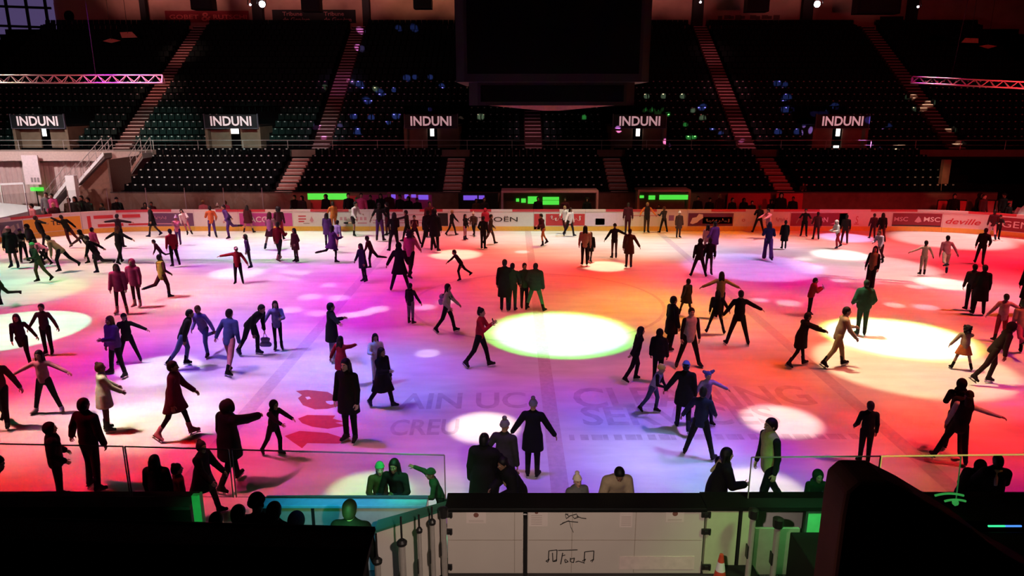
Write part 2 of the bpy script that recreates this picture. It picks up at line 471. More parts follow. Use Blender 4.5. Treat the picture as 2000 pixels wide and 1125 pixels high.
# corner window behind the upper tier
wm = mat('night_glass', (.02, .02, .04), .2, .5, emit=(.16, .11, .3), es=.42, vary=0)
q = MB(); p0 = at_y(-120, 130, 67.0); p1 = at_y(96, -40, 67.0)
q.box(p0.x, p1.x, 66.95, 67.15, p0.z, p1.z); wo = struct(q.build('window_1', wm))
q = MB()
for px in (20, 59, 96):
    p = at_y(px, 60, 66.9); q.box(p.x - .12, p.x + .12, 66.85, 66.95, p0.z, p1.z)
for py in (8, 46, 90):
    a = at_y(-120, py, 66.9); b = at_y(100, py + 8, 66.9); q.bar(a, b, .2)
q.build('window_frame', blackm, wo)
# sloping side parapet of the corner stand in front of it
q = MB(); pts = [at_y(-150, 236, 66.9), at_y(-150, 232, 66.9), at_y(0, 121, 66.9), at_y(96, 45, 66.9), at_y(104, 45, 66.9), at_y(104, 236, 66.9)]
q.prism(pts, (0, -.25, 0)); struct(q.build('wall_stand_side', mat('stand_side', (.006, .005, .006), .8, .1)))

# ------------------------------------------------------------------ scoreboard
def scoreboard():
    t = empty('scoreboard', (2.0, 27, 7.0), 'huge black video cube hanging over mid rink, with smaller lower box', 'scoreboard')
    def octbox(w, d, z0, z1, c, m, name):
        pts = [(-w + c, -d), (w - c, -d), (w, -d + c), (w, d - c), (w - c, d), (-w + c, d), (-w, d - c), (-w, -d + c)]
        q = MB(); q.prism([(x, y, z0) for x, y in pts], (0, 0, z1 - z0)); return q.build(name, m, t)
    a = at_y(890, 160, 24); b = at_y(1270, 160, 24)
    w = (b.x - a.x) / 2; cx = (a.x + b.x) / 2
    t.location.x = cx; z1 = a.z; t.location.y = 24 + w; t.location.z = z1
    shell = mat('scoreboard_shell', (.03, .02, .02), .45, .4)
    octbox(w, w, 0, 6.5, .28, shell, 'upper_box')
    c0 = at_y(917, 206, 24.5); c1 = at_y(1241, 206, 24.5); w2 = (c1.x - c0.x) / 2
    octbox(w2, w2, c0.z - z1, 0, .3, shell, 'lower_box')
    scr = mat('dead_screen', (.004, .004, .004), .25, .3)
    for k in range(4):
        q = MB(); q.box(-w + .38, w - .38, -w - .02, -w + .01, .25, 6.2); o = q.build('screen', scr, t); o.rotation_euler.z = k * math.pi / 2
        q = MB(); q.box(-w2 + .4, w2 - .4, -w2 - .02, -w2 + .01, c0.z - z1 + .12, -.1); o = q.build('score_panel', scr, t); o.rotation_euler.z = k * math.pi / 2
    q = MB(); e = w2 * .76; zb = c0.z - z1
    q.add([(-e, -w2 + .1, zb), (e, -w2 + .1, zb), (e, w2 - .1, zb), (-e, w2 - .1, zb), (-.3, -w2 + .3, zb - .17), (.25, -w2 + .3, zb - .17), (.25, w2 - .3, zb - .17), (-.3, w2 - .3, zb - .17)],
          [(0, 1, 5, 4), (1, 2, 6, 5), (2, 3, 7, 6), (3, 0, 4, 7), (4, 5, 6, 7), (3, 2, 1, 0)])
    q.build('under_tray', mat('tray_pale', (.85, .6, .45), .7, .3), t)
    for x in (-1.6, 1.6):
        for y in (-1.6, 1.6): q = MB(); q.bar((x, y, 6.5), (x, y, 21.9 - z1), .05); q.build('hanging_cable', blackm, t)
scoreboard()

# ------------------------------------------------------------------ lighting trusses
alum = mat('aluminium', (.3, .28, .28), .4, .5, metal=.3)
def truss(a, b, h, label):
    a = Vector(a); b = Vector(b); L = (b - a).length
    t = empty('lighting_truss', a, label, 'truss')
    M = Matrix.Rotation(math.atan2(b.y - a.y, b.x - a.x), 4, 'Z') @ Matrix.Rotation(-math.asin((b.z - a.z) / L), 4, 'Y')
    t.rotation_euler = M.to_euler()
    for nm, y, z in (('top_chord', 0, h), ('bottom_chord', -h * .4, 0), ('bottom_chord', h * .4, 0)):
        q = MB(); q.bar((0, y, z), (L, y, z), .06, n=8); q.build(nm, alum, t)
    q = MB(); n = int(L / (h * 1.9))
    for k in range(n):
        x0, x1, xm = L * k / n, L * (k + 1) / n, L * (k + .5) / n
        for y in (-h * .4, h * .4):
            q.bar((x0, y, 0), (xm, 0, h), .035, n=6); q.bar((xm, 0, h), (x1, y, 0), .035, n=6)
        q.bar((x0, -h * .4, 0), (x0, h * .4, 0), .03, n=6)
    for x in (0, L):
        q.bar((x, -h * .4, 0), (x, 0, h), .05); q.bar((x, h * .4, 0), (x, 0, h), .05); q.bar((x, -h * .4, 0), (x, h * .4, 0), .05)
    q.build('lattice', alum, t)
    for x in (L * .2, L * .8): q = MB(); q.bar((x, 0, h), (x, 0, 21.9 - a.z), .02); q.build('hanging_cable', blackm, t)
    return t
a = at_y(-330, 162, 30); b = at_y(319, 162, 30)
truss(a, b, .3, 'pale triangular lighting truss hanging level over the far corner seats')
a = at_y(1780, 162, 30); b = at_y(2180, 182, 27.5)
truss(a, b, .24, 'red-lit lighting truss sloping down over the dark stand')

# small bright stage lamps on the roof line
lampw = mat('lamp_lens', (1, 1, 1), .3, .3, emit=(1, .85, 1), es=30, vary=0)
lamps = mat('lamp_small', (1, 1, 1), .3, .3, emit=(1, .85, .95), es=5, vary=0)
for n, (px, py, r, m, lb) in enumerate(((512, 8, .26, lampw, 'big dazzling white stage lamp above the newspaper banners'), (1596, 8, .26, lampw, 'big dazzling white stage lamp above the dark stand'),
        (489, 9, .1, lamps, 'small white spot beside the dazzling lamp by the red banner'), (1368, 4, .1, lamps, 'small white spot on the column past the scoreboard'), (1793, 13, .1, lamps, 'small white spot alone near the dark end of the roof'))):
    p = at_y(px, py, 58)
    t = empty('stage_lamp', p, lb, 'lamp')
    q = MB(); q.lathe([(r * .6, .5), (r * 1.05, .1), (r * 1.05, 0), (r * .95, 0)], n=16); c = q.build('lamp_can', blackm, t)
    q = MB(); q.lathe([(.01, -.035), (r * .9, -.03), (r * .9, -.004)], n=16); l = q.build('lens', m, t)
    for ob in (c, l): ob.rotation_euler = (R(-82), 0, 0)
    q = MB(); q.bar((-r * 1.3, -.25, 0), (r * 1.3, -.25, 0), .04); q.bar((-r * 1.3, -.25, 0), (-r * 1.3, 0, .5), .04); q.bar((r * 1.3, -.25, 0), (r * 1.3, 0, .5), .04); q.bar((0, 0, .5), (0, 0, 21.9 - p.z), .04); q.bar((-r * 1.3, 0, .5), (r * 1.3, 0, .5), .04); q.build('yoke', blackm, t)
# pairs of reflector plates over both stands
rp = mat('reflector_plate', (.6, .3, .2), .6, .3)
for n, (pts, lb) in enumerate((([(200, 80), (216, 75), (235, 79), (217, 84)], 'small red-lit diamond plate hanging over upper corner seats'), ([(234, 63), (257, 62), (268, 73), (238, 74)], 'small red-lit square plate hanging over upper corner seats'),
        ([(1878, 83), (1886, 74), (1911, 75), (1911, 84)], 'dim red square plate hanging over the dark stand'), ([(1913, 90), (1930, 87), (1947, 90), (1930, 95)], 'dim red diamond plate hanging over the dark stand'))):
    P3 = [at_y(x, y, 50 + (85 - y) * .02) for x, y in pts]
    c = sum(P3, Vector()) / 4
    t = empty('reflector_plate', c, lb, 'plate')
    q = MB(); q.prism([p - c for p in P3], (0, .06, 0)); q.build('plate', rp, t)
    q = MB(); q.bar((0, .06, 0), (0, .06, 21.9 - c.z), .02); q.build('hanging_rod', blackm, t)
# ------------------------------------------------------------------ far rink boards
XL, XR = XC - XH, XC + XH
S1 = (YF - RC) - 16.0; S2 = S1 + RC * math.pi / 2; S3 = S2 + (XR - XL - 2 * RC); S4 = S3 + RC * math.pi / 2; S5 = S4 + S1
def path(s, off=0.0, z=0.0):
    """point on the boards' inner line, off metres outwards"""
    if s < S1: return Vector((XL - off, 16.0 + s, z))
    if s < S2:
        a = math.pi - (s - S1) / RC; r = RC + off
        return Vector((XL + RC + r * math.cos(a), YF - RC + r * math.sin(a), z))
    if s < S3: return Vector((XL + RC + s - S2, YF + off, z))
    if s < S4:
        a = math.pi / 2 - (s - S3) / RC; r = RC + off
        return Vector((XR - RC + r * math.cos(a), YF - RC + r * math.sin(a), z))
    return Vector((XR + off, YF - RC - (s - S4), z))
_ss = np.linspace(0, S5, 900); _px = np.array([to_px(path(s, 0, .65))[0] for s in _ss])
_ok = np.array([path(s).y > 18 for s in _ss])
def s_at(px): return float(np.interp(px, _px[_ok], _ss[_ok]))
BH = 1.22
def strip(q, s0, s1, z0, z1, o0, o1, m=0):
    """slab along the boards"""
    n = max(1, int((s1 - s0) / .5)); base = len(q.v)
    for k in range(n + 1):
        s = s0 + (s1 - s0) * k / n
        for o, z in ((o0, z0), (o0, z1), (o1, z1), (o1, z0)): q.v.append(tuple(path(s, o, z)))
    for k in range(n):
        a = base + 4 * k
        for j in range(4): q.f.append((a + j, a + 4 + j, a + 4 + (j + 1) % 4, a + (j + 1) % 4)); q.m.append(m)
    q.f += [(base, base + 1, base + 2, base + 3), (base + 4 * n + 3, base + 4 * n + 2, base + 4 * n + 1, base + 4 * n)]; q.m += [m, m]
    return q
boardw = mat('board_white', (.72, .7, .7), .5, .3, vary=.06)
kickm = mat('kick_yellow', (.75, .45, .08), .5, .3, vary=.1)
capr = mat('cap_red', (.5, .05, .07), .5, .3, vary=.1); capw = mat('cap_white', (.7, .62, .62), .5, .3, vary=.08)
AD = {'yellow': (.8, .42, .06), 'navy': (.09, .07, .13), 'white': (.76, .74, .74), 'plum': (.12, .05, .11), 'magenta': (.45, .07, .3), 'redad': (.5, .04, .05),
      'maroonad': (.22, .02, .04), 'black': (.008, .008, .008), 'lil': (.7, .6, .78), 'pinksq': (.7, .2, .4), 'rust': (.6, .25, .16), 'deep': (.1, .015, .05)}
def ad(c): return mat('ad_' + c, AD[c], .5, .3, vary=.08)
def lt(c): return mat('ink_' + c, {'black': (.02, .015, .015), 'white': (.75, .72, .72), 'red': (.45, .03, .04), 'pink': (.6, .3, .36), 'grey': (.3, .24, .25), 'purple': (.25, .12, .3)}[c], .5, .3, vary=0)
# (px0, px1, advert colour, label)  advert None = plain white board
BOARDS = [
 (-260, 0, None, 'plain white rink board section curving out of view at the yellow corner'),
 (0, 47, 'navy', 'rink board with dark blue-grey advert and pale blots, beside the yellow one'),
 (47, 160, 'yellow', 'yellow-orange rink board lettered TEL in black'),
 (160, 293, 'white', 'white rink board with a red upright bar and red text blocks'),
 (293, 380, 'plum', 'rink board with plum advert, pale script and underline'),
 (380, 466, None, 'blank pale board between the plum and magenta adverts'),
 (466, 573, 'magenta', 'magenta rink board lettered ACC in white'),
 (573, 642, 'white', 'white rink board with small faint red lines and logo'),
 (642, 722, 'white', 'white rink board with faint pink block text'),
 (722, 853, 'white', 'pinkish board with thin stripes behind the crowded skaters'),
 (853, 877, 'black', 'short board with a black square box advert'),
 (877, 1042, 'white', 'salmon-lit white board with a dark car maker name'),
 (1042, 1143, 'white', 'white rink board with red upright bar and red advert with white scrawl'),
 (1143, 1222, 'lil', 'lilac-white rink board with a small pink square'),
 (1222, 1342, 'white', 'white rink board with purple smudges behind the gold striped skater'),
 (1342, 1434, 'deep', 'rink board with dark framed advert, pale running shape and red text'),
 (1434, 1476, 'white', 'red-lit narrow board with a round white emblem'),
 (1476, 1542, 'white', 'red-lit board with one faint pale word'),
 (1542, 1656, 'maroonad', 'maroon rink board with pink letters and black end block'),
 (1656, 1741, 'white', 'red-lit blank board with a small treble-like squiggle'),
 (1741, 1841, 'maroonad', 'maroon rink board lettered MSC twice around a star'),
 (1841, 1938, 'white', 'cream white rink board with a slanting red name'),
 (1938, 2120, 'maroonad', 'maroon rink board beginning with the letters GEN'),
 (2120, 2500, None, 'plain red-lit board curving out of view beside the letters GEN')]
OFF = -.012
def onboard(px):
    s = s_at(px); return s
def btext(t, txt, px0, px1, v0, h, m, bold=.02, shear=0.0, name='lettering'):
    a, b = s_at(px0), s_at(px1); q = MB()
    text_map(q, txt, lambda u, v: path(u, OFF * 1.6, v), a, b, v0, h, bold=bold, shear=shear); q.build(name, m, t)
def bpatch(t, px0, px1, v0, v1, m, name='advert', o=OFF, d=.02):
    q = MB(); strip(q, s_at(px0), s_at(px1), v0, v1, o, o + d); return q.build(name, m, t)
def blobs(t, pts, m, name='motif'):
    """outline in (px, height) on the board"""
    q = MB(); q.add([path(s_at(x), OFF * 1.8, v) for x, v in pts], [tuple(range(len(pts)))]); q.build(name, m, t)
bobj = {}
def scribble(t, px0, px1, v0, v1, m, w=.03):
    q = MB(); a, b = s_at(px0), s_at(px1); n = 60; pr = None
    for k in range(n + 1):
        u = k / n; s = a + (b - a) * (u + .03 * math.sin(u * 50)); v = v0 + (v1 - v0) * (.45 + .3 * math.sin(u * 47) + .25 * math.sin(u * 19 + 1))
        p = path(s, OFF * 1.8, v)
        if pr is not None and (p - pr).length > 1e-4: q.bar(pr, p, w, .006)
        pr = p
    q.build('script', m, t)
for n, (a, b, c, lb) in enumerate(BOARDS):
    s0, s1 = s_at(a) + .006, s_at(b) - .006
    if b < 0: s0 = 0
    if a > 2000: s1 = S5
    if a == 2120: s0 = s_at(2120)
    q = MB(); strip(q, s0, s1, .0, BH - .12, 0, .1); t = q.build('rink_board', boardw); tag(t, lb, 'rink board', 'boards along the far side')
    q = MB(); strip(q, s0, s1, .02, .27, -.012, .0); q.build('kick_strip', kickm, t)
    cut = np.linspace(s0, s1, max(1, round((s1 - s0) / 2.4)) * 2 + 1)
    q = MB()
    for k in range(len(cut) - 1): strip(q, cut[k], cut[k + 1], BH - .12, BH, -.02, .12, (n + k) % 2)
    q.build('cap_rail', [capr, capw], t)
    if c and c != 'white': 
        m0 = 8 if b - a > 70 else 3
        bpatch(t, max(a, -200) + (0 if c in ('yellow', 'navy', 'lil') else 2), b - 2, .3, BH - .2, ad(c))
    bobj[a] = t
blobs(bobj[0], [(2, .5), (10, .8), (20, .75), (28, .85), (30, .6), (22, .4), (8, .38)], lt('grey')); blobs(bobj[0], [(33, .85), (37, .9), (39, .5), (44, .4), (36, .35)], lt('grey'))
btext(bobj[47], 'TEL', 100, 126, .62, .24, lt('black'), .03)
bpatch(bobj[160], 171, 178, .25, .98, ad('redad'))
bpatch(bobj[160], 184, 222, .8, .98, ad('redad')); bpatch(bobj[160], 240, 275, .8, .98, ad('redad'))
bpatch(bobj[160], 190, 240, .34, .5, ad('redad')); bpatch(bobj[160], 250, 290, .36, .46, ad('redad'))
scribble(bobj[293], 302, 326, .68, .86, lt('pink')); bpatch(bobj[293], 302, 342, .4, .45, lt('pink'), 'underline', OFF * 1.5, .01)
btext(bobj[466], 'ACC', 488, 522, .52, .3, lt('white'), .03)
for v in (.82, .66, .52): bpatch(bobj[573], 583, 598 if v > .6 else 594, v, v + .06, lt('red'), 'text_line', OFF, .01)
blobs(bobj[573], [(605, .6), (609, .85), (613, .6), (609, .5)], lt('pink')); bpatch(bobj[573], 592, 604, .42, .46, lt('grey'), 'text_line', OFF, .01)
[bpatch(bobj[642], a, a + 5, .62, .8, lt('pink'), 'letter_block', OFF, .01) for a in (664, 672, 684, 695, 703, 711)]; bpatch(bobj[642], 698, 716, .42, .5, lt('pink'), 'text_line', OFF, .01)
for v in (.45, .6, .9): bpatch(bobj[722], 728, 845, v, v + .05, lt('pink'), 'stripe', OFF, .01)
btext(bobj[877], 'CITROËN', 913, 1011, .55, .25, lt('black'), .01)
bpatch(bobj[1042], 1043, 1055, .1, .98, ad('redad')); bpatch(bobj[1042], 1066, 1142, .32, .98, ad('redad')); scribble(bobj[1042], 1074, 1136, .6, .9, lt('white'), .06)
bpatch(bobj[1143], 1163, 1181, .36, .72, ad('pinksq'))
bpatch(bobj[1222], 1306, 1316, .6, .9, lt('purple'), 'motif'); bpatch(bobj[1222], 1228, 1290, .86, .92, lt('pink'), 'stripe', OFF, .01)
bpatch(bobj[1342], 1372, 1430, .42, .8, ad('redad')); scribble(bobj[1342], 1378, 1426, .5, .72, lt('pink'), .04)
blobs(bobj[1342], [(1348, .45), (1352, .75), (1360, .8), (1364, .98), (1372, .95), (1373, .75), (1366, .62), (1362, .5), (1353, .4)], lt('white'))
q = MB(); c = s_at(1452)
for k in range(24):
    a0, a1 = 2 * math.pi * k / 24, 2 * math.pi * (k + 1) / 24
    q.add([path(c + r * math.cos(a), OFF * 1.5, .62 + r * math.sin(a)) for a in (a0, a1) for r in (.14, .24)], [(0, 1, 3, 2)])
q.build('emblem', lt('white'), bobj[1434]); btext(bobj[1434], 'O', 1449, 1455, .55, .14, lt('red'))
scribble(bobj[1476], 1515, 1538, .55, .78, lt('pink'), .04)
btext(bobj[1542], 'ON', 1597, 1617, .52, .26, lt('white'), .03); bpatch(bobj[1542], 1639, 1654, .25, 1.0, ad('black'))
blobs(bobj[1542], [(1622, .4), (1634, .55), (1638, .4)], lt('pink'))
btext(bobj[1656], 'S', 1671, 1676, .45, .4, lt('red'), -.01); bpatch(bobj[1656], 1669, 1678, .38, .42, lt('red'), 'text_line', OFF, .01)
bpatch(bobj[1741], 1743, 1838, .3, .36, lt('black'), 'stripe', OFF * 1.4, .01)
btext(bobj[1741], 'MSC', 1746, 1773, .58, .22, lt('pink'), .02); btext(bobj[1741], 'MSC', 1804, 1836, .58, .24, lt('white'), .02)
blobs(bobj[1741], [(1786, .56), (1790, .74), (1793, .86), (1797, .74), (1800, .56), (1793, .5)], lt('pink'))
btext(bobj[1841], 'deville', 1847, 1916, .5, .3, lt('red'), .02, .3)
btext(bobj[1938], 'GENÈVE', 1957, 2062, .5, .34, lt('white'), .0)

# ------------------------------------------------------------------ behind the far boards
# low wall under the lower seats, benches, shelters
wallb = mat('stand_front', (.2, .11, .085), .8, .2, vary=.35, scale=3)
q = MB(); q.box(LXA, LXB, 42.86, 43.0, 0, 1.75); struct(q.build('wall_stand_front', wallb))
q = MB(); q.bar((LXA, 42.9, 1.8), (LXB, 42.9, 1.8), .06); struct(q.build('trim_1', mat('trim_dark', (.06, .03, .03), .5, .3)))
greenl = mat('led_green', (.1, .6, .1), .4, .3, emit=(.08, .75, .06), es=1.0, vary=0)
purpl = mat('led_purple', (.2, .1, .6), .4, .3, emit=(.22, .1, .85), es=.8, vary=0)
redpan = mat('bench_red', (.55, .06, .07), .6, .3, vary=.15)
pinkroof = mat('shelter_frame', (.55, .25, .35), .5, .4)
def bench_house(px0, px1, label, roof=None, lit=(), Y=41.4, back=redpan, h=2.0, seat=True):
    a = at_y(px0, 405, Y); b = at_y(px1, 405, Y); w = (b.x - a.x) / 2
    t = empty('bench_shelter', ((a.x + b.x) / 2, Y, 0), label, 'shelter')
    q = MB(); q.box(-w, w, 1.0, 1.1, 0, h - .1); q.build('back_panel', back, t)
    if seat:
        q = MB(); q.box(-w + .1, w - .1, .45, .95, .42, .5); q.box(-w + .15, -w + .25, .5, .9, 0, .42); q.box(w - .25, w - .15, .5, .9, 0, .42); q.build('bench', dconc, t)
    if roof:
        q = MB(); q.box(-w - .05, w + .05, -.1, 1.15, h - .08, h + .04); q.build('roof', roof, t)
        for x in (-w, w): 
            q = MB(); q.box(x - .06, x + .06, -.08, .04, 0, h - .08); q.build('post', roof, t)
    for (p0, p1, y0, y1, m) in lit:
        c0 = at_y(p0, y1, Y + .9); c1 = at_y(p1, y0, Y + .9); cx = (a.x + b.x) / 2
        q = MB(); q.box(c0.x - cx, c1.x - cx, .93, .98, c0.z, c1.z); q.build('light_panel', m, t)
    return t
bench_house(598, 690, 'open players bench with a long green light strip', None, [(601, 678, 378, 390, greenl)], h=1.75)
bench_house(700, 840, 'players bench glowing pink and purple behind the crowd', None, [(757, 772, 380, 388, purpl), (790, 797, 380, 388, purpl), (803, 812, 380, 386, purpl), (817, 836, 381, 390, purpl)], back=mat('bench_pink', (.55, .06, .3), .6, .3, vary=.2), h=1.8)
bench_house(893, 972, 'black bench with a thin violet light strip beside the shelter', None, [(905, 932, 382, 391, purpl), (935, 946, 382, 389, purpl)], back=blackm, h=1.9)
bench_house(981, 1166, 'penalty shelter with pink-edged roof and bright green panels', pinkroof, [(1008, 1014, 388, 394, greenl), (1018, 1027, 388, 396, greenl), (1031, 1051, 384, 398, greenl), (1060, 1092, 385, 391, greenl), (1060, 1092, 392, 400, greenl)], back=wallb, h=2.05)
bench_house(1246, 1345, 'brown roofed shelter with a slim green light strip', mat('roof_brown', (.35, .14, .1), .7, .2), [(1248, 1258, 382, 387, greenl), (1267, 1280, 382, 390, greenl), (1288, 1348, 381, 390, greenl)], back=wallb, h=2.1)
bench_house(1430, 1515, 'red lit players bench past the green strip', None, [], h=1.9)
bench_house(1527, 1580, 'short red lit bench below the darkest seats', None, [], h=1.9)
for n, (p0, p1) in enumerate(((1832, 1850), (1864, 1887), (1918, 1942), (1945, 1976))):
    a = at_y(p0, 400, 41.6); b = at_y(p1, 400, 41.6)
    t = empty('crowd_barrier', ((a.x + b.x) / 2, 41.6, 0), 'red lit standing barrier panel, %s from the seats toward the corner' % ordn[n], 'barrier')
    w = (b.x - a.x) / 2
    q = MB(); q.box(-w, w, 0, .06, .15, 1.45); q.build('panel', redpan, t)
    q = MB(); q.bar((-w, .03, 0), (-w, .03, 1.5), .05); q.bar((w, .03, 0), (w, .03, 1.5), .05); q.bar((-w, .03, 1.5), (w, .03, 1.5), .05); q.build('frame', blackm, t)
# glass panes standing on the far boards
gm = bpy.data.materials.new('rink_glass'); gm.use_nodes = True
nt = gm.node_tree; nt.nodes.clear()
out = nt.nodes.new('ShaderNodeOutputMaterial'); mxs = nt.nodes.new('ShaderNodeMixShader'); tr = nt.nodes.new('ShaderNodeBsdfTransparent'); gl = nt.nodes.new('ShaderNodeBsdfGlossy'); fr = nt.nodes.new('ShaderNodeFresnel')
tr.inputs['Color'].default_value = (.93, .95, .94, 1); gl.inputs['Roughness'].default_value = .03; fr.inputs['IOR'].default_value = 1.35
nt.links.new(fr.outputs[0], mxs.inputs[0]); nt.links.new(tr.outputs[0], mxs.inputs[1]); nt.links.new(gl.outputs[0], mxs.inputs[2]); nt.links.new(mxs.outputs[0], out.inputs['Surface'])
glass = gm
edgem = mat('glass_edge', (.2, .16, .17), .3, .5, vary=0)
cuts = [-150, -30, 60, 140, 215, 290, 365, 440, 515, 575]
for n in range(len(cuts) - 1):
    t = empty('glass_screen', path((s_at(cuts[n]) + s_at(cuts[n + 1])) / 2, .05, BH), 'clear glass pane above far boards, %s from the yellow corner' % ordn[n], 'glass pane', 'glass panes on the far boards')
    q = MB(); strip(q, s_at(cuts[n]) + .03, s_at(cuts[n + 1]) - .03, BH, BH + 1.2, .045, .055); o = q.build('pane', glass, t); o.location = -t.location
    q = MB()
    for s in (s_at(cuts[n]) + .02,): q.bar(path(s, .05, BH), path(s, .05, BH + 1.2), .035)
    o = q.build('glass_clamp', edgem, t); o.location = -t.location

# ------------------------------------------------------------------ white passage and stairs at the far corner
ribm = mat('ribbed_wall', (.5, .36, .34), .7, .3, vary=.15, scale=2)
q = MB()
x = -38.0
pts = []
n = 0
while x < LXA - .6:
    pts += [(x, 47.6), (x + .07, 47.54), (x + .25, 47.54), (x + .32, 47.6)]; x += .36
q.prism([(a, b, 0) for a, b in pts] + [(pts[-1][0], 48.3, 0), (-38, 48.3, 0)], (0, 0, 3.35)); struct(q.build('wall_ribbed', ribm))
q = MB(); q.box(-44, LXA, 46.9, 48.7, 3.35, 3.95); struct(q.build('gallery_edge', mat('gallery_edge', (.55, .4, .36), .7, .3, vary=.2)))
whitef = mat('passage_white', (.8, .78, .78), .6, .3, vary=.06)
q = MB(); q.prism([(-44, 30, 0), (-27.2, 36.6, 0), (-23.5, 40.6, 0), (-24.4, 43.5, 0), (-36, 44.5, 0), (-44, 44, 0)], (0, 0, .012)); struct(q.build('floor_passage', whitef))
t = empty('corner_ramp', (-31, 42, 0), 'broad white ramp rising behind the yellow corner boards', 'ramp')
q = MB(); q.prism([(-9, -3.5, .02), (1.2, -1.2, .02), (1.2, -1.2, .5), (-9, -1.5, 1.6)], (0, 5.0, 0)); q.build('ramp_slab', whitef, t)
# staircase with white rails
def corner_stair(px_lo, py_lo, px_hi, py_hi, Y, w, label, stringer, back=None):
    a = at_y(px_lo, py_lo, Y); b = at_y(px_hi, py_hi, Y)
    t = empty('staircase', a, label, 'stairs')
    d = b - a; n = 8
    q = MB(); pr = [(0, -.15)]
    for k in range(n): pr += [(d.x * k / n, d.z * (k + 1) / n), (d.x * (k + 1) / n, d.z * (k + 1) / n)]
    pr += [(d.x, d.z - .3)]
    q.prism([(x, 0, z) for x, z in pr], (0, w, 0)); q.build('stair_flight', conc, t)
    q = MB(); q.prism([(0, -.06, -.12), (d.x, -.06, d.z - .12), (d.x, -.06, d.z + .12), (0, -.06, .14)], (0, .06, 0)); q.build('stringer', stringer, t)
    for yy in (-.05, w):
        q = MB(); q.bar((0, yy, .95), (d.x, yy, d.z + .95), .05, n=8); q.bar((0, yy, .55), (d.x, yy, d.z + .55), .03, n=6)
        for k in range(5): q.bar((d.x * k / 4, yy, d.z * k / 4), (d.x * k / 4, yy, d.z * k / 4 + .95), .035, n=6)
        q.build('handrail', steelm, t)
    return t
corner_stair(152, 358, 203, 300, 46.0, 1.1, 'pale concrete staircase with white stringer climbing to the gallery', whitef)
corner_stair(92, 405, 134, 352, 44.6, 1.0, 'lower stairs with steel rails beside white newel post', whitef)
corner_stair(238, 362, 278, 300, 45.6, 1.2, 'brownish stairs with steel rails beside the first lower seats', mat('stringer_brown', (.3, .17, .14), .8, .2))
a = at_y(141, 373, 44.4); q = MB(); q.box(-.28, .28, -.1, .3, -a.z, .95); o = q.build('newel_post', whitef, None, a, bevel=.03); tag(o, 'white boxy newel post between the two corner stairs', 'post')
a = at_y(150, 372, 46.4); b = at_y(208, 302, 46.4)
q = MB(); q.prism([(a.x, 46.4, 0), (b.x, 46.4, 0), (b.x, 46.4, b.z), (a.x, 46.4, a.z)], (0, .4, 0)); o = q.build('stair_infill', mat('infill_brown', (.16, .07, .05), .8, .2, vary=.35, scale=4)); struct(o)
a = at_y(52, 360, 46.6); b = at_y(77, 303, 46.6); q = MB(); q.box(a.x, b.x - .1, 46.5, 46.6, a.z, b.z); o = q.build('hanging_banner', mat('banner_white', (.75, .62, .64), .7, .2), None); tag(o, 'tall pale banner hung on the ribbed concrete wall', 'banner')
c0 = at_y(58, 356, 46.45)
for k in range(3): q = MB(); q.box(c0.x + .1 + .2 * k, c0.x + .22 + .2 * k, 46.46, 46.48, c0.z, c0.z + .3); q.build('printed_mark', lt('grey'), o)
a = at_y(0, 360, 45.8); b = at_y(46, 358, 45.8); q = MB(); q.bar(a, b, .12); q.bar(a, (a.x, 45.8, 0), .06); q.bar(b, (b.x, 45.8, 0), .06); o = q.build('guard_rail', whitef); tag(o, 'white horizontal guard rail under the ribbed wall', 'railing')
a = at_y(61, 373, 47.2); b = at_y(83, 366, 47.2); q = MB(); q.box(a.x, b.x, 47.15, 47.3, a.z, b.z); o = q.build('exit_lamp', greenl); q = MB(); q.box(a.x + .3, a.x + .36, 47.2, 47.24, 0, a.z); q.build('stand', blackm, o); tag(o, 'small glowing green strip low on the ribbed wall', 'lamp')
# ribbed wall end by the first seats
q = MB(); q.box(LXA - .12, LXA, 43.2, 48.6, 0, 3.7); struct(q.build('wall_tier_end', mat('tier_end', (.1, .06, .05), .8, .2, vary=.3)))
# pale heap of scraped ice at the far right corner
q = MB()
rr = random.Random(5); N = 12; hm = []
for i in range(N + 1):
    for j in range(N + 1):
        u, v = i / N, j / N; e = min(u, 1 - u, v, 1 - v) * 2
        hm.append((u * 2.6, v * 1.8, 1.9 * e ** .8 * (1 - .3 * rr.random()) * (1 - .6 * abs(u - .75))))
q.add(hm, [(i * (N + 1) + j, (i + 1) * (N + 1) + j, (i + 1) * (N + 1) + j + 1, i * (N + 1) + j + 1) for i in range(N) for j in range(N)])
a = at_y(1968, 408, 41.6); o = q.build('snow_heap', mat('snow', (.85, .86, .87), .8, .2, vary=.05), None, (a.x, 41.0, 0), smooth=False); tag(o, 'bright white heap of scraped snow at the dark corner behind boards', 'snow heap')

a = at_y(1839, 385, 44.0); b = at_y(1839, 312, 44.0); q = MB(); q.box(a.x - .22, a.x + .22, 43.9, 44.2, 0, b.z); o = q.build('wall_pier', mat('pier_brown', (.3, .16, .1), .8, .2, vary=.3, scale=3)); struct(o)
